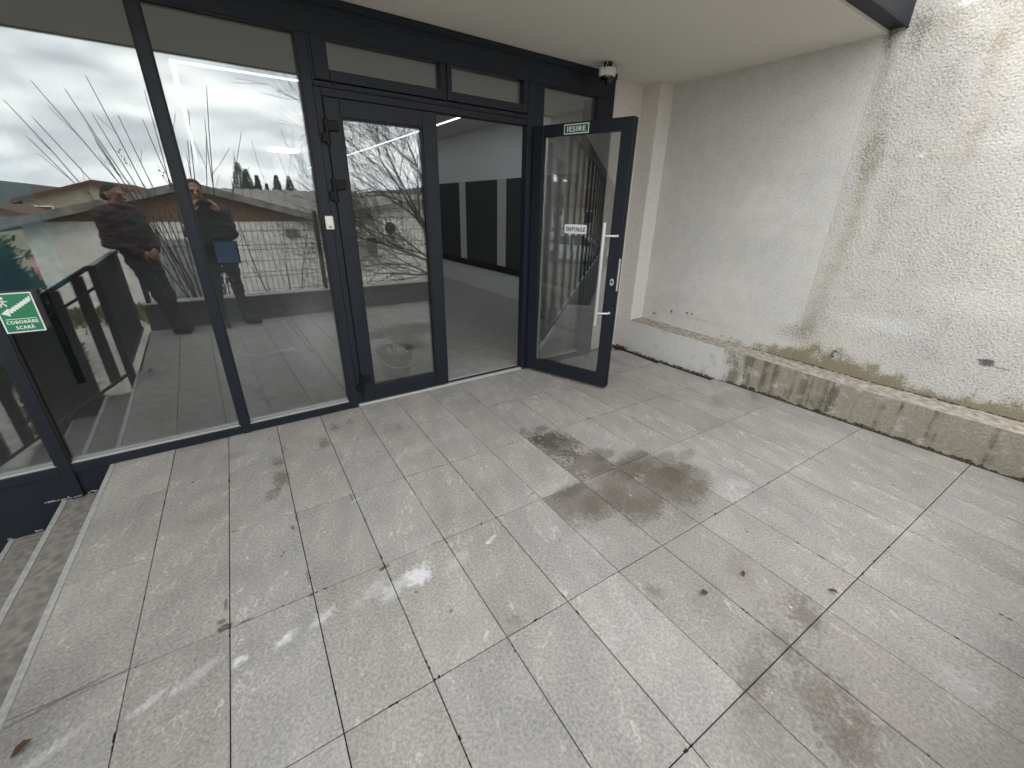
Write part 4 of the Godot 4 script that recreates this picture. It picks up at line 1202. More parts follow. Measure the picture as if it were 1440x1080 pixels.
	for q in far:
		house(q[3], "house", Vector3(q[0], GROUND, q[1]), q[2], 11.0, 16.0, 3.2, 5.7, cream, brown, cream, [[-5.0, 1.2, 1.2, 1.3, "r"], [-1.5, 1.2, 1.2, 1.3, "r"], [1.5, 1.2, 1.2, 1.3, "r"], [5.0, 1.2, 1.2, 1.3, "r"]], "house", "houses at the end of the street")
	# cars
	car("white car parked nearest the stairs in the side street", Vector3(-17.5, GROUND, -1.7), 1.45, M.car_white, "cars parked in the side street")
	car("silver car parked behind the white one in the side street", Vector3(-24.0, GROUND, -1.2), 1.5, M.car_silver, "cars parked in the side street")
	car("second white car, farther down the side street", Vector3(-30.0, GROUND, 0.6), 1.55, M.car_white, "cars parked in the side street")
	car("dark red car parked beside the low shed", Vector3(-4.7, GROUND, 15.5), 1.35, M.car_red, "cars parked in the yard")
	car("dark car parked at the annex by the bare tree", Vector3(8.0, GROUND, 6.2), 1.3, M.car_dark, "cars parked in the yard")
	# hill on the horizon
	var hm := MB.new()
	var nz := noise(91, 0.02, 4)
	var nx := 60
	for k in nx:
		for j in 6:
			var pt := func(a: int, b: int) -> Vector3:
				var x := -260.0 + 640.0 * a / nx
				var prof := 5.0 + 13.0 * exp(-pow((x - 150.0) / 70.0, 2.0)) + 5.0 * exp(-pow((x + 90.0) / 80.0, 2.0)) + 2.5 * nz.get_noise_1d(x)
				return Vector3(x, GROUND - 0.5 + prof * sin(PI * 0.5 * b / 6.0), 200.0 + 60.0 * b / 6.0 + 8.0 * nz.get_noise_2d(x, b * 9.0))
			var a: Vector3 = pt.call(k, j); var b: Vector3 = pt.call(k + 1, j); var c: Vector3 = pt.call(k + 1, j + 1); var d: Vector3 = pt.call(k, j + 1)
			var nn := (b - a).cross(d - a).normalized()
			if nn.y < 0: nn = -nn
			hm.face([a, b, c, d], nn)
	var hl := mat("hill_wood", lin(0.075, 0.080, 0.070), 1.0)
	grain(hl, 92, 25.0, Color(0.5, 0.5, 0.5), Color(1, 1, 1), 0.0, 0.06, 5)
	structure(part("hills", hm.mesh(), hl))
	# grass strip before the annex
	var gr := RandomNumberGenerator.new()
	gr.seed = 77
	var gs := func(g: RandomNumberGenerator) -> Array: return [Vector3(g.randf_range(-6.5, 10.0), GROUND, 8.6 - absf(g.randfn(0, 1.0)) * 0.8), Vector3.UP * 2.0]
	part("grass", leaf_mass(gr, 9000, gs, 0.16, Color(0.05, 0.07, 0.022), Color(0.13, 0.13, 0.06)), M.evergreen_leaf).set_meta("kind", "stuff")
	tag(get_node("grass"), "rough winter grass along the foot of the workshop and annex", "grass")
	# conifers behind the hall, thuja beside the stairs
	var cf := [[2.2, 5.15, 2.1, "tallest dark conifer behind the hall, left of the group"], [2.62, 4.8, 1.7, "dark conifer leaning on the tallest one behind the hall"], [3.2, 4.45, 1.2, "narrow conifer behind the hall, right beside the tall pair"], [3.72, 3.95, 0.8, "smallest conifer behind the hall, in the middle of the row"], [4.4, 4.5, 1.4, "conifer behind the hall, second from the right end"], [5.2, 4.5, 1.5, "conifer behind the hall, at the right end of the row"]]
	for q in cf:
		conifer(q[3], Vector3(q[0], GROUND - 0.1, 30.0), q[1], q[2], 9000, 0.20, "conifers behind the hall")
	conifer("big dark thuja in the yard, left of the parapet", Vector3(-3.55, GROUND, 3.2), 3.15, 1.15, 40000, 0.075, "", true)
	conifer("slim dark thuja close behind the stair railing", Vector3(-1.62, GROUND, -0.80), 2.05, 0.30, 16000, 0.05, "", true)
	# bare trees and shrubs
	var bt := RandomNumberGenerator.new()
	bt.seed = 31
	var tr := thing("bare_tree", "leafless spreading tree right of the mesh fence, trunk leaning left", "tree", Vector3(5.25, GROUND, 3.6))
	var tm := MB.new()
	tm.tube([Vector3.ZERO, Vector3(-0.12, 0.7, 0), Vector3(-0.42, 1.55, 0.05)], [0.13, 0.10, 0.085], 9)
	part("trunk", tm.mesh(), M.bark, tr)
	var lm := MB.new()
	for q in [[Vector3(-0.42, 1.5, 0.05), Vector3(-0.72, 0.85, -0.05), 2.7, 0.050], [Vector3(-0.3, 1.2, 0.02), Vector3(-0.95, 0.42, 0.1), 2.3, 0.040], [Vector3(-0.4, 1.5, 0.05), Vector3(-0.25, 1.0, 0.2), 2.7, 0.044], [Vector3(-0.42, 1.5, 0.05), Vector3(0.35, 0.9, -0.2), 2.5, 0.040], [Vector3(-0.25, 1.0, 0), Vector3(-1.0, 0.12, -0.15), 2.1, 0.034], [Vector3(-0.15, 0.75, 0), Vector3(-1.0, 0.45, 0.2), 2.1, 0.034], [Vector3(-0.42, 1.5, 0.0), Vector3(-0.5, 0.9, 0.3), 2.6, 0.04], [Vector3(-0.2, 0.9, 0.0), Vector3(-0.8, 0.65, -0.3), 2.4, 0.034]]:
		branch(lm, bt, q[0], q[1].normalized(), q[2], q[3], 3, Vector3(-0.05, 0.2, 0), 0.7, 2)
	part("branches", lm.mesh(), M.twig, tr)
	var far_tree := thing("bare_tree", "small leafless tree beyond the low shed at the far left", "tree", Vector3(-7.2, GROUND, 15.0))
	var ftm := MB.new()
	branch(ftm, bt, Vector3.ZERO, Vector3.UP, 3.4, 0.06, 3, Vector3(0, 0.1, 0), 0.6, 2)
	part("branches", ftm.mesh(), M.twig, far_tree)
	# long shoots of a shrub behind the fence
	var sh := thing("bare_shrub", "leafless shrub with long whippy shoots behind the mesh fence", "shrub", Vector3(-0.30, GROUND, 1.0))
	var sm := MB.new()
	var tips := [Vector2(-1.31, 2.71), Vector2(-1.61, 2.52), Vector2(-1.07, 2.68), Vector2(-0.84, 2.82), Vector2(-0.66, 2.45), Vector2(-0.36, 2.8), Vector2(-0.28, 2.6), Vector2(0.30, 2.9), Vector2(0.18, 2.35), Vector2(0.59, 2.42), Vector2(0.44, 2.1), Vector2(-0.95, 2.2), Vector2(0.05, 2.6), Vector2(-0.1, 2.1)]
	for tp in tips:
		for twin in (2 if tp.y > 2.5 else 1):
			var b := Vector3(bt.randf_range(-0.12, 0.25), bt.randf_range(0.0, 0.5), bt.randf_range(-0.1, 0.1))
			var e := Vector3(tp.x + 0.30 + bt.randf_range(-0.12, 0.12) * twin, tp.y - GROUND - 0.35 * twin, bt.randf_range(-0.2, 0.2))
			var mid := b.lerp(e, 0.5) + Vector3((b.x - e.x) * 0.18, 0.1, 0)
			var pts := []; var rd := []
			for k in 8:
				var t := k / 7.0
				pts.append(b.lerp(mid, t).lerp(mid.lerp(e, t), t) + Vector3(bt.randf_range(-1, 1), 0, bt.randf_range(-1, 1)) * 0.008)
				rd.append(lerpf(0.011, 0.0034, t))
			sm.tube(pts, rd, 4, false)
			for k in range(3, 7):
				if bt.randf() < 0.5:
					var dd: Vector3 = (pts[k + 1] - pts[k]).normalized() + Vector3(bt.randf_range(-0.7, 0.7), 0.1, bt.randf_range(-0.5, 0.5))
					branch(sm, bt, pts[k], dd.normalized(), bt.randf_range(0.12, 0.45), 0.004, 0, Vector3(0, 0.2, 0), 0.5, 1)
	part("shoots", sm.mesh(), M.twig, sh)
	var dl := MB.new()
	for q in [Vector2(-0.78, 2.12), Vector2(-0.42, 1.92)]:
		for k in 9:
			var p := Vector3(q.x + 0.30 + k * 0.010, q.y - GROUND - k * 0.028, 0.02)
			var a := Vector3(bt.randf_range(-1, 1), bt.randf_range(-0.2, 0.6), bt.randf_range(-0.4, 0.4)).normalized() * 0.035
			dl.face([p, p + a * 0.5 + Vector3(0, 0.012, 0.004), p + a, p + a * 0.5 - Vector3(0, 0.012, 0.004)], Vector3(0, 0, -1))
	part("withered_leaves", dl.mesh(), M.dead_leaf, sh)
	var sh2 := thing("bare_shrub", "thin leafless shrub right of the long shoots, arching across the fence", "shrub", Vector3(0.75, GROUND, 1.1))
	var sm2 := MB.new()
	for q in [Vector3(0.9, 1.0, 0.1), Vector3(0.6, 1.0, -0.1), Vector3(0.35, 1.2, 0), Vector3(1.3, 0.8, 0), Vector3(0.1, 1.2, 0.1), Vector3(-0.4, 1.1, 0), Vector3(1.6, 0.6, 0)]:
		branch(sm2, bt, Vector3(0, 0.5, 0), q.normalized(), bt.randf_range(1.7, 2.5), 0.012, 1, Vector3(0, 0.1, 0), 0.5, 1)
	part("shoots", sm2.mesh(), M.twig, sh2)

# ------------------------------------------------------------------ stickers and small things
func text_part(called: String, s: String, height: float, m: Material, parent: Node, at: Vector3, rot := Vector3.ZERO, squeeze := 1.0, bold := true) -> MeshInstance3D:
	var f := SystemFont.new()
	f.font_names = PackedStringArray(["Droid Sans"])
	f.font_weight = 700 if bold else 400
	var t := TextMesh.new()
	t.font = f; t.font_size = 64; t.text = s
	t.pixel_size = height / 46.0; t.depth = 0.0006; t.curve_step = 2.0
	var o := part(called, t, m, parent, at, rot)
	o.scale = Vector3(squeeze, 1, 1)
	return o

func signs_and_small_things() -> void:
	# stair sign on the left pane
	var z := ZF + 0.0015
	var s := thing("stair_sign", "green and white downstairs emergency sign stuck on the left glass post", "sign", Vector3(-0.935, 0.979, z))
	s.rotation.z = 0.0
	bx("sign_border", Vector3(-0.073, -0.103, 0), Vector3(0.073, 0.103, 0.0012), M.sign_white, s, 0.0)
	bx("sign_field", Vector3(-0.067, -0.097, 0.0013), Vector3(0.067, 0.097, 0.0019), M.sign_green, s, 0.0)
	var pg := MB.new()
	var zz := 0.0026
	pg.box(Vector3(-0.056, -0.0325, 0.002), Vector3(0.056, -0.0295, zz))
	# the stair as a stepped band that runs down to an arrow at the left
	for k in 7:
		var x := -0.030 + 0.0125 * k; var y := 0.013 + 0.0085 * k
		pg.box(Vector3(x, y - 0.012, 0.002), Vector3(x + 0.0124, y + 0.010, zz))
	pg.box(Vector3(0.0575 - 0.0005, 0.060, 0.002), Vector3(0.063, 0.0825, zz))
	pg.face([Vector3(-0.062, 0.000, zz), Vector3(-0.031, 0.026, zz), Vector3(-0.031, -0.016, zz)], Vector3.BACK)
	# walking figure
	pg.face(disc(Vector3(-0.038, 0.079, zz), 0.0065), Vector3.BACK)
	for e in [[-0.038, 0.070, -0.041, 0.052, 0.0045], [-0.041, 0.053, -0.050, 0.044, 0.003], [-0.050, 0.045, -0.049, 0.034, 0.003], [-0.041, 0.053, -0.033, 0.044, 0.003], [-0.033, 0.045, -0.030, 0.036, 0.003], [-0.038, 0.068, -0.049, 0.061, 0.0025], [-0.049, 0.061, -0.052, 0.054, 0.0025], [-0.038, 0.067, -0.028, 0.060, 0.0025], [-0.028, 0.060, -0.022, 0.063, 0.0025]]:
		var a := Vector3(e[0], e[1], zz); var b := Vector3(e[2], e[3], zz)
		var w: Vector3 = (b - a).normalized().cross(Vector3.BACK) * e[4]
		pg.face([a + w, b + w, b - w, a - w], Vector3.BACK)
	part("pictogram", pg.mesh(), M.sign_white, s)
	text_part("lettering", "COBORÂRE", 0.0165, M.sign_white, s, Vector3(0, -0.048, 0.0022), Vector3.ZERO, 0.98)
	text_part("lettering", "SCARĂ", 0.0165, M.sign_white, s, Vector3(0.002, -0.077, 0.0022), Vector3.ZERO, 0.98)
	# stickers on the open leaf, in its axes
	var hp := Vector3(2.352, 0, -3.205)
	var turn := 0.36 - PI / 2.0
	var on := func(x: float, y: float, zz_: float) -> Vector3: return hp + Vector3(x, y, zz_).rotated(Vector3.UP, turn)
	var ex := thing("exit_sign", "small green IESIRE exit sticker on top rail of the open door", "sign", on.call(0.419, 2.101, 0.0008), turn)
	bx("sign_border", Vector3(-0.108, -0.034, 0), Vector3(0.108, 0.034, 0.0012), M.sign_white, ex, 0.0)
	bx("sign_field", Vector3(-0.101, -0.027, 0.0013), Vector3(0.101, 0.027, 0.0019), M.sign_dark_green, ex, 0.0)
	text_part("lettering", "lESlRE", 0.034, M.sign_white, ex, Vector3(0, -0.001, 0.0022), Vector3.ZERO, 1.22)
	var pu := thing("push_sign", "white ÎMPINGE sticker with dark blue lettering on open door glass", "sign", on.call(0.462, 1.369, -0.0222), turn)
	var pm := MB.new()
	var ring := []
	for k in 24:
		var a := TAU * k / 24.0
		ring.append(Vector3(signf(cos(a)) * 0.092 + cos(a) * 0.012, signf(sin(a)) * 0.024 + sin(a) * 0.012, 0.001))
	pm.face(ring, Vector3.BACK)
	var back := ring.map(func(p): return p - Vector3(0, 0, 0.001))
	pm.face(back, Vector3.FORWARD)
	part("sign_field", pm.mesh(), M.sign_white, pu)
	text_part("lettering", "lMPlNGE", 0.034, M.letter_blue, pu, Vector3(0.001, -0.003, 0.0014), Vector3.ZERO, 0.95)
	var hat := MB.new()
	for sg in [-1.0, 1.0]:
		hat.face([Vector3(-0.0805 + sg * 0.001, 0.0235, 0.0016), Vector3(-0.0805 - sg * 0.001, 0.0275, 0.0016), Vector3(-0.0805 + sg * 0.006, 0.0215, 0.0016), Vector3(-0.0805 + sg * 0.0065, 0.0185, 0.0016)], Vector3.BACK)
	part("accent", hat.mesh(), M.letter_blue, pu)
	# bell unit on the jamb
	var ic := thing("door_bell", "small white access reader fixed on the door post at chest height", "access reader", Vector3(0.662, 1.412, ZF + 0.0005))
	bx("housing", Vector3(-0.026, -0.043, 0), Vector3(0.026, 0.043, 0.016), M.white_plastic, ic, 0.004)
	bx("button", Vector3(-0.008, -0.032, 0.0162), Vector3(0.008, -0.022, 0.018), M.parapet_face, ic, 0.001)
	bx("keypad_panel", Vector3(-0.019, -0.012, 0.0162), Vector3(0.019, 0.035, 0.0172), M.sign_white, ic, 0.001)
	# camera under the soffit
	var cm := thing("surveillance_camera", "white dome camera with two stub aerials under the canopy soffit", "camera", Vector3(2.985, 2.645, -3.02))
	var neck := MB.new()
	neck.lathe([Vector2(0.0, -0.052), Vector2(0.045, -0.052), Vector2(0.045, -0.0005), Vector2(0.0, -0.0005)], 20)
	part("mount", neck.mesh(), M.black_plastic, cm)
	var bd := MB.new()
	bd.lathe([Vector2(0.0, -0.125), Vector2(0.076, -0.125), Vector2(0.084, -0.118), Vector2(0.084, -0.062), Vector2(0.074, -0.0525), Vector2(0.0, -0.0525)], 28)
	part("housing", bd.mesh(), M.white_plastic, cm)
	var dm := MB.new()
	var prof := []
	for k in 9:
		var a := PI / 2 * k / 8.0
		prof.append(Vector2(0.068 * sin(a), -0.1255 - 0.062 * cos(a)))
	dm.lathe(prof, 24)
	part("dome", dm.mesh(), mat("dome_black", lin(0.006, 0.006, 0.007), 0.08), cm)
	var br := MB.new()
	br.box(Vector3(-0.105, -0.13, -0.02), Vector3(-0.082, -0.06, 0.03), 0.006)
	part("bracket", br.mesh(), M.white_plastic, cm)
	for e in [[Vector3(-0.088, -0.10, 0.03), Vector3(-0.050, -0.002, 0.05)], [Vector3(0.080, -0.075, 0.02), Vector3(0.135, -0.004, 0.06)]]:
		var a := MB.new()
		a.tube([e[0], e[1]], [0.004, 0.003], 8)
		part("aerial", a.mesh(), M.white_plastic, cm)
	var cab := MB.new()
	var cp := []
	for k in 9:
		var a := PI * k / 8.0
		cp.append(Vector3(-0.06 * cos(a) + 0.01, -0.055 + 0.045 * sin(a), 0.055))
	cab.tube(cp, cp.map(func(_p): return 0.003), 6)
	part("cable", cab.mesh(), M.parapet_face, cm)
	cm.scale = Vector3.ONE * 0.8
	# dead leaves in the corner behind the open leaf
	var r := RandomNumberGenerator.new()
	r.seed = 8
	var ml := MB.new()
	for k in 60:
		var p := Vector3(3.70 + r.randfn(0, 0.035), 0.004 + absf(r.randfn(0, 0.014)), -3.13 + r.randfn(0, 0.035))
		leaf(ml, r, p, r.randf_range(0.025, 0.05))
	tag(part("leaf_litter", ml.mesh(), M.dead_leaf), "heap of dead brown leaves in the corner behind the open door", "leaves").set_meta("kind", "stuff")
	var bits := [[14, 1068, 0.055, "curled dark brown leaf on the paving at the front left corner"], [1045, 812, 0.03, "small dark leaf on a paving tile beyond the mould patch"], [995, 833, 0.045, "thin dark leaf lying along a joint right of the mould patch"], [1163, 829, 0.04, "narrow dark leaf scrap by the right hand joint crossing"], [1005, 726, 0.018, "tiny dark leaf crumb right of the damp tiles"], [956, 543, 0.02, "tiny dark leaf crumb near the plinth"]]
	for b in bits:
		var q := pick(b[0], b[1])
		var m := MB.new()
		leaf(m, r, Vector3.ZERO, b[2])
		var w := Vector3(q.x, 0.004, q.y).rotated(Vector3.UP, TERRACE_TURN)
		tag(part("dead_leaf", m.mesh(), M.dead_leaf, self, w), b[3], "leaf", "dead leaves on the paving")
	# folder held by the photographer is made with the people

func leaf(m: MB, r: RandomNumberGenerator, p: Vector3, s: float) -> void:
	var a := Vector3(r.randf_range(-1, 1), r.randf_range(0.0, 0.35), r.randf_range(-1, 1)).normalized()
	var b := a.cross(Vector3.UP).normalized()
	var up := Vector3(0, s * 0.18, 0)
	var nn := Vector3(0, 1, 0)
	m.face([p, p + a * s * 0.35 + b * s * 0.28 + up, p + a * s * 0.7 + b * s * 0.2 + up * 1.2, p + a * s], (nn - b * 0.4).normalized())
	m.face([p, p + a * s * 0.35 - b * s * 0.28 + up * 0.6, p + a * s * 0.7 - b * s * 0.2 + up, p + a * s], (nn + b * 0.4).normalized())

func disc(c: Vector3, rad: float) -> Array:
	var out := []
	for k in 16: out.append(c + Vector3(cos(TAU * k / 16.0), sin(TAU * k / 16.0), 0) * rad)
	return out

# ------------------------------------------------------------------ people: joints joined by a smooth minimum, meshed as surface nets
# bone: [from, to, radius, radius, colour, blend]; a single point with radii as Vector3 is an ellipsoid: [centre, Vector3 radii, colour, blend]
func nets(m: MB, bones: Array, cell: float, folds := 0.0) -> void:
	var fold := noise(7, 5.0, 3)
	var lo := Vector3.INF; var hi := -Vector3.INF
	for b in bones:
		if b.size() == 4:
			lo = lo.min(b[0] - b[1]); hi = hi.max(b[0] + b[1])
		else:
			var rr := Vector3.ONE * maxf(b[2], b[3])
			lo = lo.min(b[0] - rr).min(b[1] - rr); hi = hi.max(b[0] + rr).max(b[1] + rr)
	lo -= Vector3.ONE * cell * 3.0; hi += Vector3.ONE * cell * 3.0
	var nx := int((hi.x - lo.x) / cell) + 2; var ny := int((hi.y - lo.y) / cell) + 2; var nz := int((hi.z - lo.z) / cell) + 2
	var f := PackedFloat32Array(); f.resize(nx * ny * nz); f.fill(1.0)
	var own := PackedFloat32Array(); own.resize(nx * ny * nz); own.fill(1.0)
	var who := PackedByteArray(); who.resize(nx * ny * nz)
	var colors := []
	for bi in bones.size():
		var b: Array = bones[bi]
		var ell := b.size() == 4
		var k: float = b[3] if ell else b[5]
		colors.append(b[2] if ell else b[4])
		var blo: Vector3; var bhi: Vector3
		if ell:
			blo = b[0] - b[1]; bhi = b[0] + b[1]
		else:
			var rr := Vector3.ONE * maxf(b[2], b[3])
			blo = (b[0] - rr).min(b[1] - rr); bhi = (b[0] + rr).max(b[1] + rr)
		var mg := Vector3.ONE * (k + cell * 2.0)
		var i0 := Vector3i(((blo - mg - lo) / cell).floor()).clamp(Vector3i.ZERO, Vector3i(nx - 1, ny - 1, nz - 1))
		var i1 := Vector3i(((bhi + mg - lo) / cell).ceil()).clamp(Vector3i.ZERO, Vector3i(nx - 1, ny - 1, nz - 1))
		var a: Vector3 = b[0]
		var ab := Vector3.ZERO; var l2 := 1.0; var ra := 0.0; var rb := 0.0
		var inv := Vector3.ONE; var small := 1.0
		if ell:
			var rv: Vector3 = b[1]
			inv = Vector3.ONE / rv; small = minf(rv.x, minf(rv.y, rv.z))
		else:
			ab = b[1] - a; l2 = maxf(ab.length_squared(), 1e-9); ra = b[2]; rb = b[3]
		for x in range(i0.x, i1.x + 1):
			for y in range(i0.y, i1.y + 1):
				for z in range(i0.z, i1.z + 1):
					var p := lo + Vector3(x, y, z) * cell
					var d: float
					if ell:
						d = (((p - a) * inv).length() - 1.0) * small
					else:
						var t := clampf((p - a).dot(ab) / l2, 0.0, 1.0)
						d = (p - a - ab * t).length() - lerpf(ra, rb, t)
					if folds > 0.0: d += folds * fold.get_noise_3d(p.x * 1.3, p.y * 2.6, p.z * 1.3)
					var at := (x * ny + y) * nz + z
					if d < own[at]:
						own[at] = d; who[at] = bi
					var g := f[at]
					var h := maxf(k - absf(g - d), 0.0) / k
					f[at] = minf(g, d) - h * h * k * 0.25
	var vid := PackedInt32Array(); vid.resize(nx * ny * nz); vid.fill(-1)
	var sx := ny * nz
	var offs := [0, sx, nz, sx + nz, 1, sx + 1, nz + 1, sx + nz + 1]
	var corner := [Vector3(0, 0, 0), Vector3(1, 0, 0), Vector3(0, 1, 0), Vector3(1, 1, 0), Vector3(0, 0, 1), Vector3(1, 0, 1), Vector3(0, 1, 1), Vector3(1, 1, 1)]
	var edges := [[0, 1], [2, 3], [4, 5], [6, 7], [0, 2], [1, 3], [4, 6], [5, 7], [0, 4], [1, 5], [2, 6], [3, 7]]
	for x in nx - 1:
		for y in ny - 1:
			for z in nz - 1:
				var at := (x * ny + y) * nz + z
				var c0 := f[at]
				if c0 > cell * 2.0 or c0 < -cell * 2.0: continue
				var inside := 0
				for o in offs:
					if f[at + o] < 0.0: inside += 1
				if inside == 0 or inside == 8: continue
				var s := Vector3.ZERO; var n := 0
				for e in edges:
					var fa := f[at + offs[e[0]]]; var fb := f[at + offs[e[1]]]
					if (fa < 0.0) != (fb < 0.0):
						s += corner[e[0]].lerp(corner[e[1]], fa / (fa - fb)); n += 1
				s /= n
				var gr := Vector3(f[at + sx] - c0 + f[at + sx + nz + 1] - f[at + nz + 1], f[at + nz] - c0 + f[at + sx + nz + 1] - f[at + sx + 1], f[at + 1] - c0 + f[at + sx + nz + 1] - f[at + sx + nz]).normalized()
				m.tint = colors[who[at]]
				vid[at] = m.vert(lo + (Vector3(x, y, z) + s) * cell, gr)
	for x in range(1, nx - 1):
		for y in range(1, ny - 1):
			for z in range(1, nz - 1):
				var at := (x * ny + y) * nz + z
				if vid[at] < 0: continue
				var ins := f[at] < 0.0
				for e in [[sx, nz, 1], [nz, 1, sx], [1, sx, nz]]:
					if (f[at + e[0]] < 0.0) == ins: continue
					var q := [vid[at], vid[at - e[1]], vid[at - e[1] - e[2]], vid[at - e[2]]]
					if q.min() < 0: continue
					var nn := m.n[q[0]] + m.n[q[2]]
					m.tri(q[0], q[1], q[2], nn); m.tri(q[0], q[2], q[3], nn)

# a head looking along `look`, centred at c (radius about 0.1)
func head_bones(c: Vector3, look: Vector3, skin: Color, hair: Color, stubble: Color) -> Array:
	var up := Vector3.UP
	var r := look.cross(up).normalized()
	var p := func(a: float, b: float, d: float) -> Vector3: return c + r * a + up * b + look * d
	var out := [
		[c + up * 0.03, Vector3(0.078, 0.092, 0.084), skin, 0.02],
		[p.call(0, -0.035, 0.025), p.call(0, -0.085, 0.045), 0.062, 0.036, stubble, 0.03],
		[p.call(-0.03, -0.06, 0.01), p.call(0.03, -0.06, 0.01), 0.045, 0.045, skin, 0.02],
		[p.call(0, 0.02, 0.082), p.call(0, -0.022, 0.104), 0.010, 0.015, skin, 0.012],
		[p.call(-0.03, 0.028, 0.078), p.call(0.03, 0.028, 0.078), 0.013, 0.013, skin, 0.015],
		[p.call(-0.018, -0.052, 0.086), p.call(0.018, -0.052, 0.086), 0.008, 0.008, skin.darkened(0.35), 0.008],
		[p.call(-0.031, 0.008, 0.079), p.call(-0.029, 0.008, 0.080), 0.010, 0.010, Color(0.02, 0.015, 0.012), 0.004],
		[p.call(0.031, 0.008, 0.079), p.call(0.029, 0.008, 0.080), 0.010, 0.010, Color(0.02, 0.015, 0.012), 0.004],
		[p.call(-0.080, 0.02, -0.006), p.call(-0.082, -0.02, 0.002), 0.016, 0.011, skin, 0.008],
		[p.call(0.080, 0.02, -0.006), p.call(0.082, -0.02, 0.002), 0.016, 0.011, skin, 0.008],
		[p.call(0, 0.055, -0.018), Vector3(0.088, 0.082, 0.090), hair, 0.012],
		[p.call(-0.05, 0.0, -0.05), p.call(0.05, 0.0, -0.05), 0.05, 0.05, hair, 0.02]]
	return out

# a hand at w pointing along d with its palm facing n; curl bends the fingers towards the palm
func hand_bones(w: Vector3, d: Vector3, n: Vector3, side: float, curl: float, skin: Color) -> Array:
	var a := d.cross(n).normalized() * side        # from the little finger to the thumb side
	var out := [[w - d * 0.03, w + d * 0.02, 0.026, 0.026, skin, 0.015], [w + d * 0.03 + a * 0.018, w + d * 0.075 + a * 0.022, 0.019, 0.016, skin, 0.015], [w + d * 0.03 - a * 0.016, w + d * 0.070 - a * 0.024, 0.018, 0.014, skin, 0.015], [w + d * 0.03, w + d * 0.078, 0.020, 0.016, skin, 0.015]]
	var ln := [0.068, 0.076, 0.070, 0.054]
	for k in 4:
		var p := w + d * (0.086 - 0.006 * absf(k - 1.2)) + a * (0.030 - 0.0195 * k)
		var b := d; var l: float = ln[k]
		for s in 3:
			b = (b + n * curl * (0.55 + 0.25 * s)).normalized()
			var q: Vector3 = p + b * l * [0.45, 0.32, 0.23][s]
			out.append([p, q, 0.0085 - 0.0008 * s, 0.0077 - 0.0008 * s, skin, 0.004])
			p = q
	var t := w + d * 0.02 + a * 0.03
	var t1 := t + (d * 0.6 + a * 0.7 + n * 0.3).normalized() * 0.042
	var t2 := t1 + (d * 0.85 + a * 0.1 + n * 0.5).normalized() * 0.034
	out.append([w + d * 0.005 + a * 0.015, t1, 0.015, 0.011, skin, 0.01])
	out.append([t1, t2, 0.0105, 0.0085, skin, 0.005])
	return out

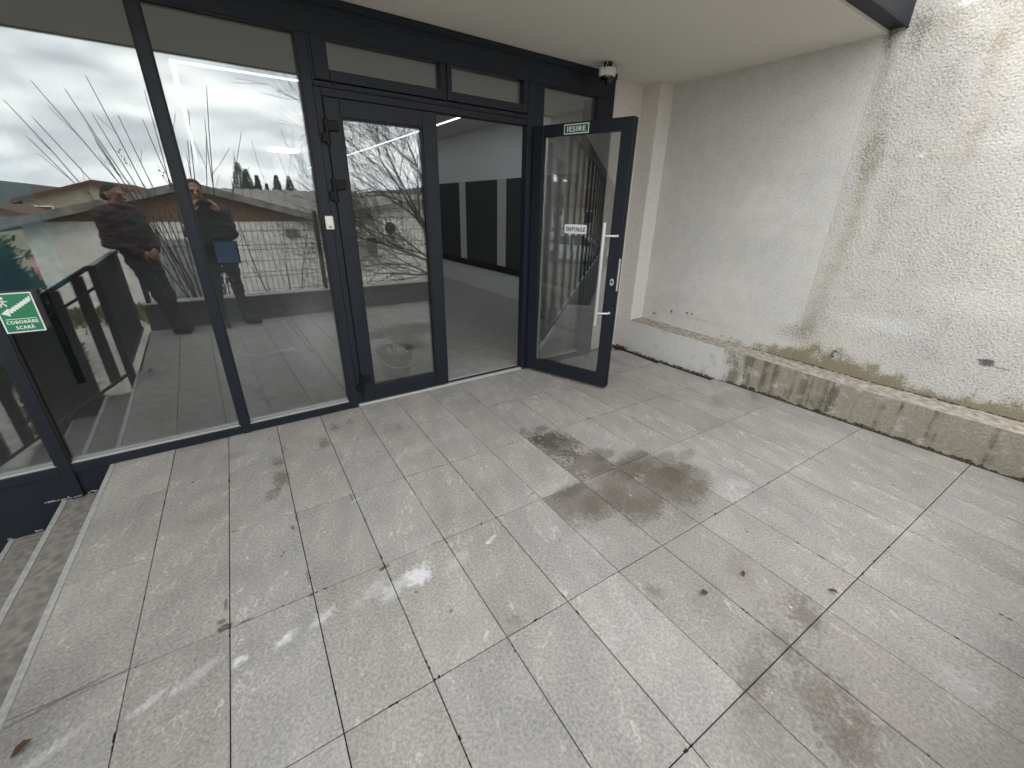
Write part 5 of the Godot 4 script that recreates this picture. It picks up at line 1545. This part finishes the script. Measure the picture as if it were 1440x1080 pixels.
func people() -> void:
	var skin := Color(0.40, 0.23, 0.16)
	# --- the man who takes the picture: dark olive jacket, dark trousers
	var o := thing("person", "person in dark jacket holding up a phone with both hands, mirrored in the pane", "person")
	var jk := Color(0.020, 0.024, 0.018); var tr := Color(0.016, 0.019, 0.026); var sh := Color(0.010, 0.009, 0.009)
	var hd := Vector3(-0.105, 1.645, 0.165)
	var b := [
		[Vector3(-0.10, 1.16, 0.15), Vector3(-0.12, 1.36, 0.155), 0.120, 0.125, jk, 0.05], [Vector3(0.06, 1.16, 0.15), Vector3(0.05, 1.36, 0.155), 0.120, 0.125, jk, 0.05],
		[Vector3(-0.02, 0.98, 0.145), Vector3(-0.02, 1.16, 0.145), 0.150, 0.148, jk, 0.06],
		[Vector3(-0.18, 1.42, 0.16), Vector3(0.13, 1.42, 0.16), 0.072, 0.072, jk, 0.06],
		[Vector3(-0.05, 1.42, 0.165), Vector3(-0.085, 1.56, 0.17), 0.066, 0.052, skin, 0.03], [Vector3(-0.06, 1.46, 0.165), Vector3(-0.065, 1.49, 0.165), 0.082, 0.075, jk, 0.02],
		[Vector3(0.15, 1.42, 0.16), Vector3(0.185, 1.17, 0.10), 0.066, 0.054, jk, 0.04], [Vector3(0.185, 1.17, 0.10), Vector3(0.085, 1.41, 0.075), 0.054, 0.040, jk, 0.03],
		[Vector3(-0.21, 1.42, 0.16), Vector3(-0.255, 1.17, 0.10), 0.066, 0.054, jk, 0.04], [Vector3(-0.255, 1.17, 0.10), Vector3(-0.16, 1.41, 0.075), 0.054, 0.040, jk, 0.03],
		[Vector3(0.07, 0.93, 0.145), Vector3(0.10, 0.50, 0.14), 0.098, 0.066, tr, 0.05], [Vector3(0.10, 0.50, 0.14), Vector3(0.12, 0.09, 0.15), 0.064, 0.046, tr, 0.03],
		[Vector3(-0.10, 0.93, 0.145), Vector3(-0.13, 0.50, 0.13), 0.098, 0.066, tr, 0.05], [Vector3(-0.13, 0.50, 0.13), Vector3(-0.14, 0.09, 0.13), 0.064, 0.046, tr, 0.03],
		[Vector3(0.115, 0.048, 0.155), Vector3(0.26, 0.036, 0.085), 0.044, 0.034, sh, 0.03], [Vector3(-0.14, 0.048, 0.145), Vector3(-0.11, 0.036, -0.02), 0.044, 0.034, sh, 0.03]]
	var m := MB.new()
	nets(m, b, 0.012, 0.022)
	nets(m, head_bones(hd, Vector3(0.15, -0.08, -1.0).normalized(), skin, Color(0.018, 0.014, 0.011), skin.lerp(Color(0.05, 0.04, 0.035), 0.5)), 0.0055)
	# both hands close on the short ends of the phone
	nets(m, hand_bones(Vector3(0.088, 1.425, 0.065), Vector3(-0.25, 0.95, -0.15).normalized(), Vector3(-0.9, -0.2, 0.35).normalized(), -1.0, 0.5, skin), 0.004)
	nets(m, hand_bones(Vector3(-0.163, 1.425, 0.065), Vector3(0.25, 0.95, -0.15).normalized(), Vector3(0.9, -0.2, 0.35).normalized(), 1.0, 0.5, skin), 0.004)
	part("body", m.mesh(), M.skin_cloth, o)
	var ph := thing("phone", "black phone held level in both hands of the person taking the picture", "phone", Vector3(-0.037, 1.493, 0.0205))
	bx("phone_body", Vector3(-0.074, -0.036, -0.004), Vector3(0.074, 0.036, 0.004), M.black_plastic, ph, 0.003)
	bx("lens_island", Vector3(0.022, 0.006, -0.0065), Vector3(0.060, 0.034, -0.0042), M.black_plastic, ph, 0.001)
	var fd := thing("folder", "blue document folder with black edge tucked against the person's jacket", "folder", Vector3(0.075, 0.955, -0.035))
	bx("folder_edge", Vector3(-0.125, -0.135, 0.0), Vector3(0.125, 0.135, 0.016), M.black_plastic, fd, 0.003)
	bx("folder_cover", Vector3(-0.117, -0.120, -0.003), Vector3(0.110, 0.122, -0.0003), mat("folder_blue", lin(0.10, 0.20, 0.36), 0.5), fd, 0.001)
	var strap := MB.new()
	strap.tube([Vector3(-0.1, 0.135, 0.010), Vector3(-0.16, 0.32, 0.02), Vector3(-0.20, 0.46, 0.08), Vector3(-0.215, 0.535, 0.19)], [0.006, 0.006, 0.006, 0.006], 6)
	part("shoulder_strap", strap.mesh(), M.black_plastic, fd)
	# --- the second man, leaning by the railing in a dark wine-red jacket
	var q := thing("person", "older person in dark wine red jacket leaning by the terrace railing, mirrored in the pane", "person")
	var j2 := Color(0.055, 0.020, 0.024); var v2 := Color(0.020, 0.022, 0.024); var t2 := Color(0.055, 0.058, 0.062)
	var f := Vector3(0.72, 0, -0.69); var rt := Vector3(0.69, 0, 0.72)
	var ch := Vector3(-0.82, 1.22, 0.05)
	var b2 := [
		[ch - rt * 0.09, ch - rt * 0.10 + Vector3(-0.02, 0.14, 0), 0.125, 0.125, j2, 0.05], [ch + rt * 0.09, ch + rt * 0.10 + Vector3(-0.02, 0.14, 0), 0.125, 0.125, j2, 0.05],
		[ch + f * 0.035 + Vector3(0.02, -0.10, 0), ch + f * 0.055 + Vector3(-0.01, 0.10, 0), 0.120, 0.100, v2, 0.02],
		[Vector3(-0.77, 0.93, 0.06), ch + Vector3(0, -0.04, 0), 0.150, 0.150, j2, 0.06],
		[ch - rt * 0.17 + Vector3(-0.02, 0.18, 0), ch + rt * 0.17 + Vector3(-0.02, 0.18, 0), 0.072, 0.072, j2, 0.06],
		[Vector3(-0.845, 1.40, 0.05), Vector3(-0.835, 1.51, 0.045), 0.062, 0.055, skin, 0.03], [Vector3(-0.845, 1.43, 0.05), Vector3(-0.843, 1.46, 0.05), 0.082, 0.074, j2, 0.02],
		[ch - rt * 0.19 + Vector3(-0.02, 0.17, 0), Vector3(-0.985, 1.10, -0.09), 0.066, 0.056, j2, 0.04], [Vector3(-0.985, 1.10, -0.09), Vector3(-0.745, 0.985, -0.115), 0.054, 0.040, j2, 0.03],
		[ch + rt * 0.19 + Vector3(-0.02, 0.17, 0), Vector3(-0.625, 1.14, 0.12), 0.066, 0.056, j2, 0.04], [Vector3(-0.625, 1.14, 0.12), Vector3(-0.605, 1.02, -0.02), 0.054, 0.040, j2, 0.03],
		[Vector3(-0.80, 0.88, 0.02), Vector3(-0.70, 0.50, -0.05), 0.100, 0.068, t2, 0.05], [Vector3(-0.70, 0.50, -0.05), Vector3(-0.635, 0.09, 0.02), 0.066, 0.048, t2, 0.03],
		[Vector3(-0.71, 0.88, 0.10), Vector3(-0.63, 0.50, 0.06), 0.100, 0.068, t2, 0.05], [Vector3(-0.63, 0.50, 0.06), Vector3(-0.62, 0.09, 0.14), 0.066, 0.048, t2, 0.03],
		[Vector3(-0.645, 0.048, 0.025), Vector3(-0.52, 0.036, -0.06), 0.044, 0.034, sh, 0.03], [Vector3(-0.625, 0.048, 0.145), Vector3(-0.50, 0.036, 0.07), 0.044, 0.034, sh, 0.03]]
	var m2 := MB.new()
	nets(m2, b2, 0.012, 0.022)
	nets(m2, head_bones(Vector3(-0.825, 1.575, 0.03), Vector3(0.85, -0.02, -0.5).normalized(), skin, Color(0.035, 0.032, 0.030), skin.lerp(Color(0.06, 0.05, 0.045), 0.4)), 0.0055)
	nets(m2, hand_bones(Vector3(-0.725, 0.98, -0.115), Vector3(0.93, -0.28, 0.1).normalized(), Vector3(-0.2, -0.5, 0.85).normalized(), 1.0, 0.3, skin), 0.004)
	nets(m2, hand_bones(Vector3(-0.605, 1.01, -0.03), Vector3(-0.25, -0.45, -0.85).normalized(), Vector3(-0.85, -0.3, 0.4).normalized(), -1.0, 0.35, skin), 0.004)
	part("body", m2.mesh(), M.skin_cloth, q)
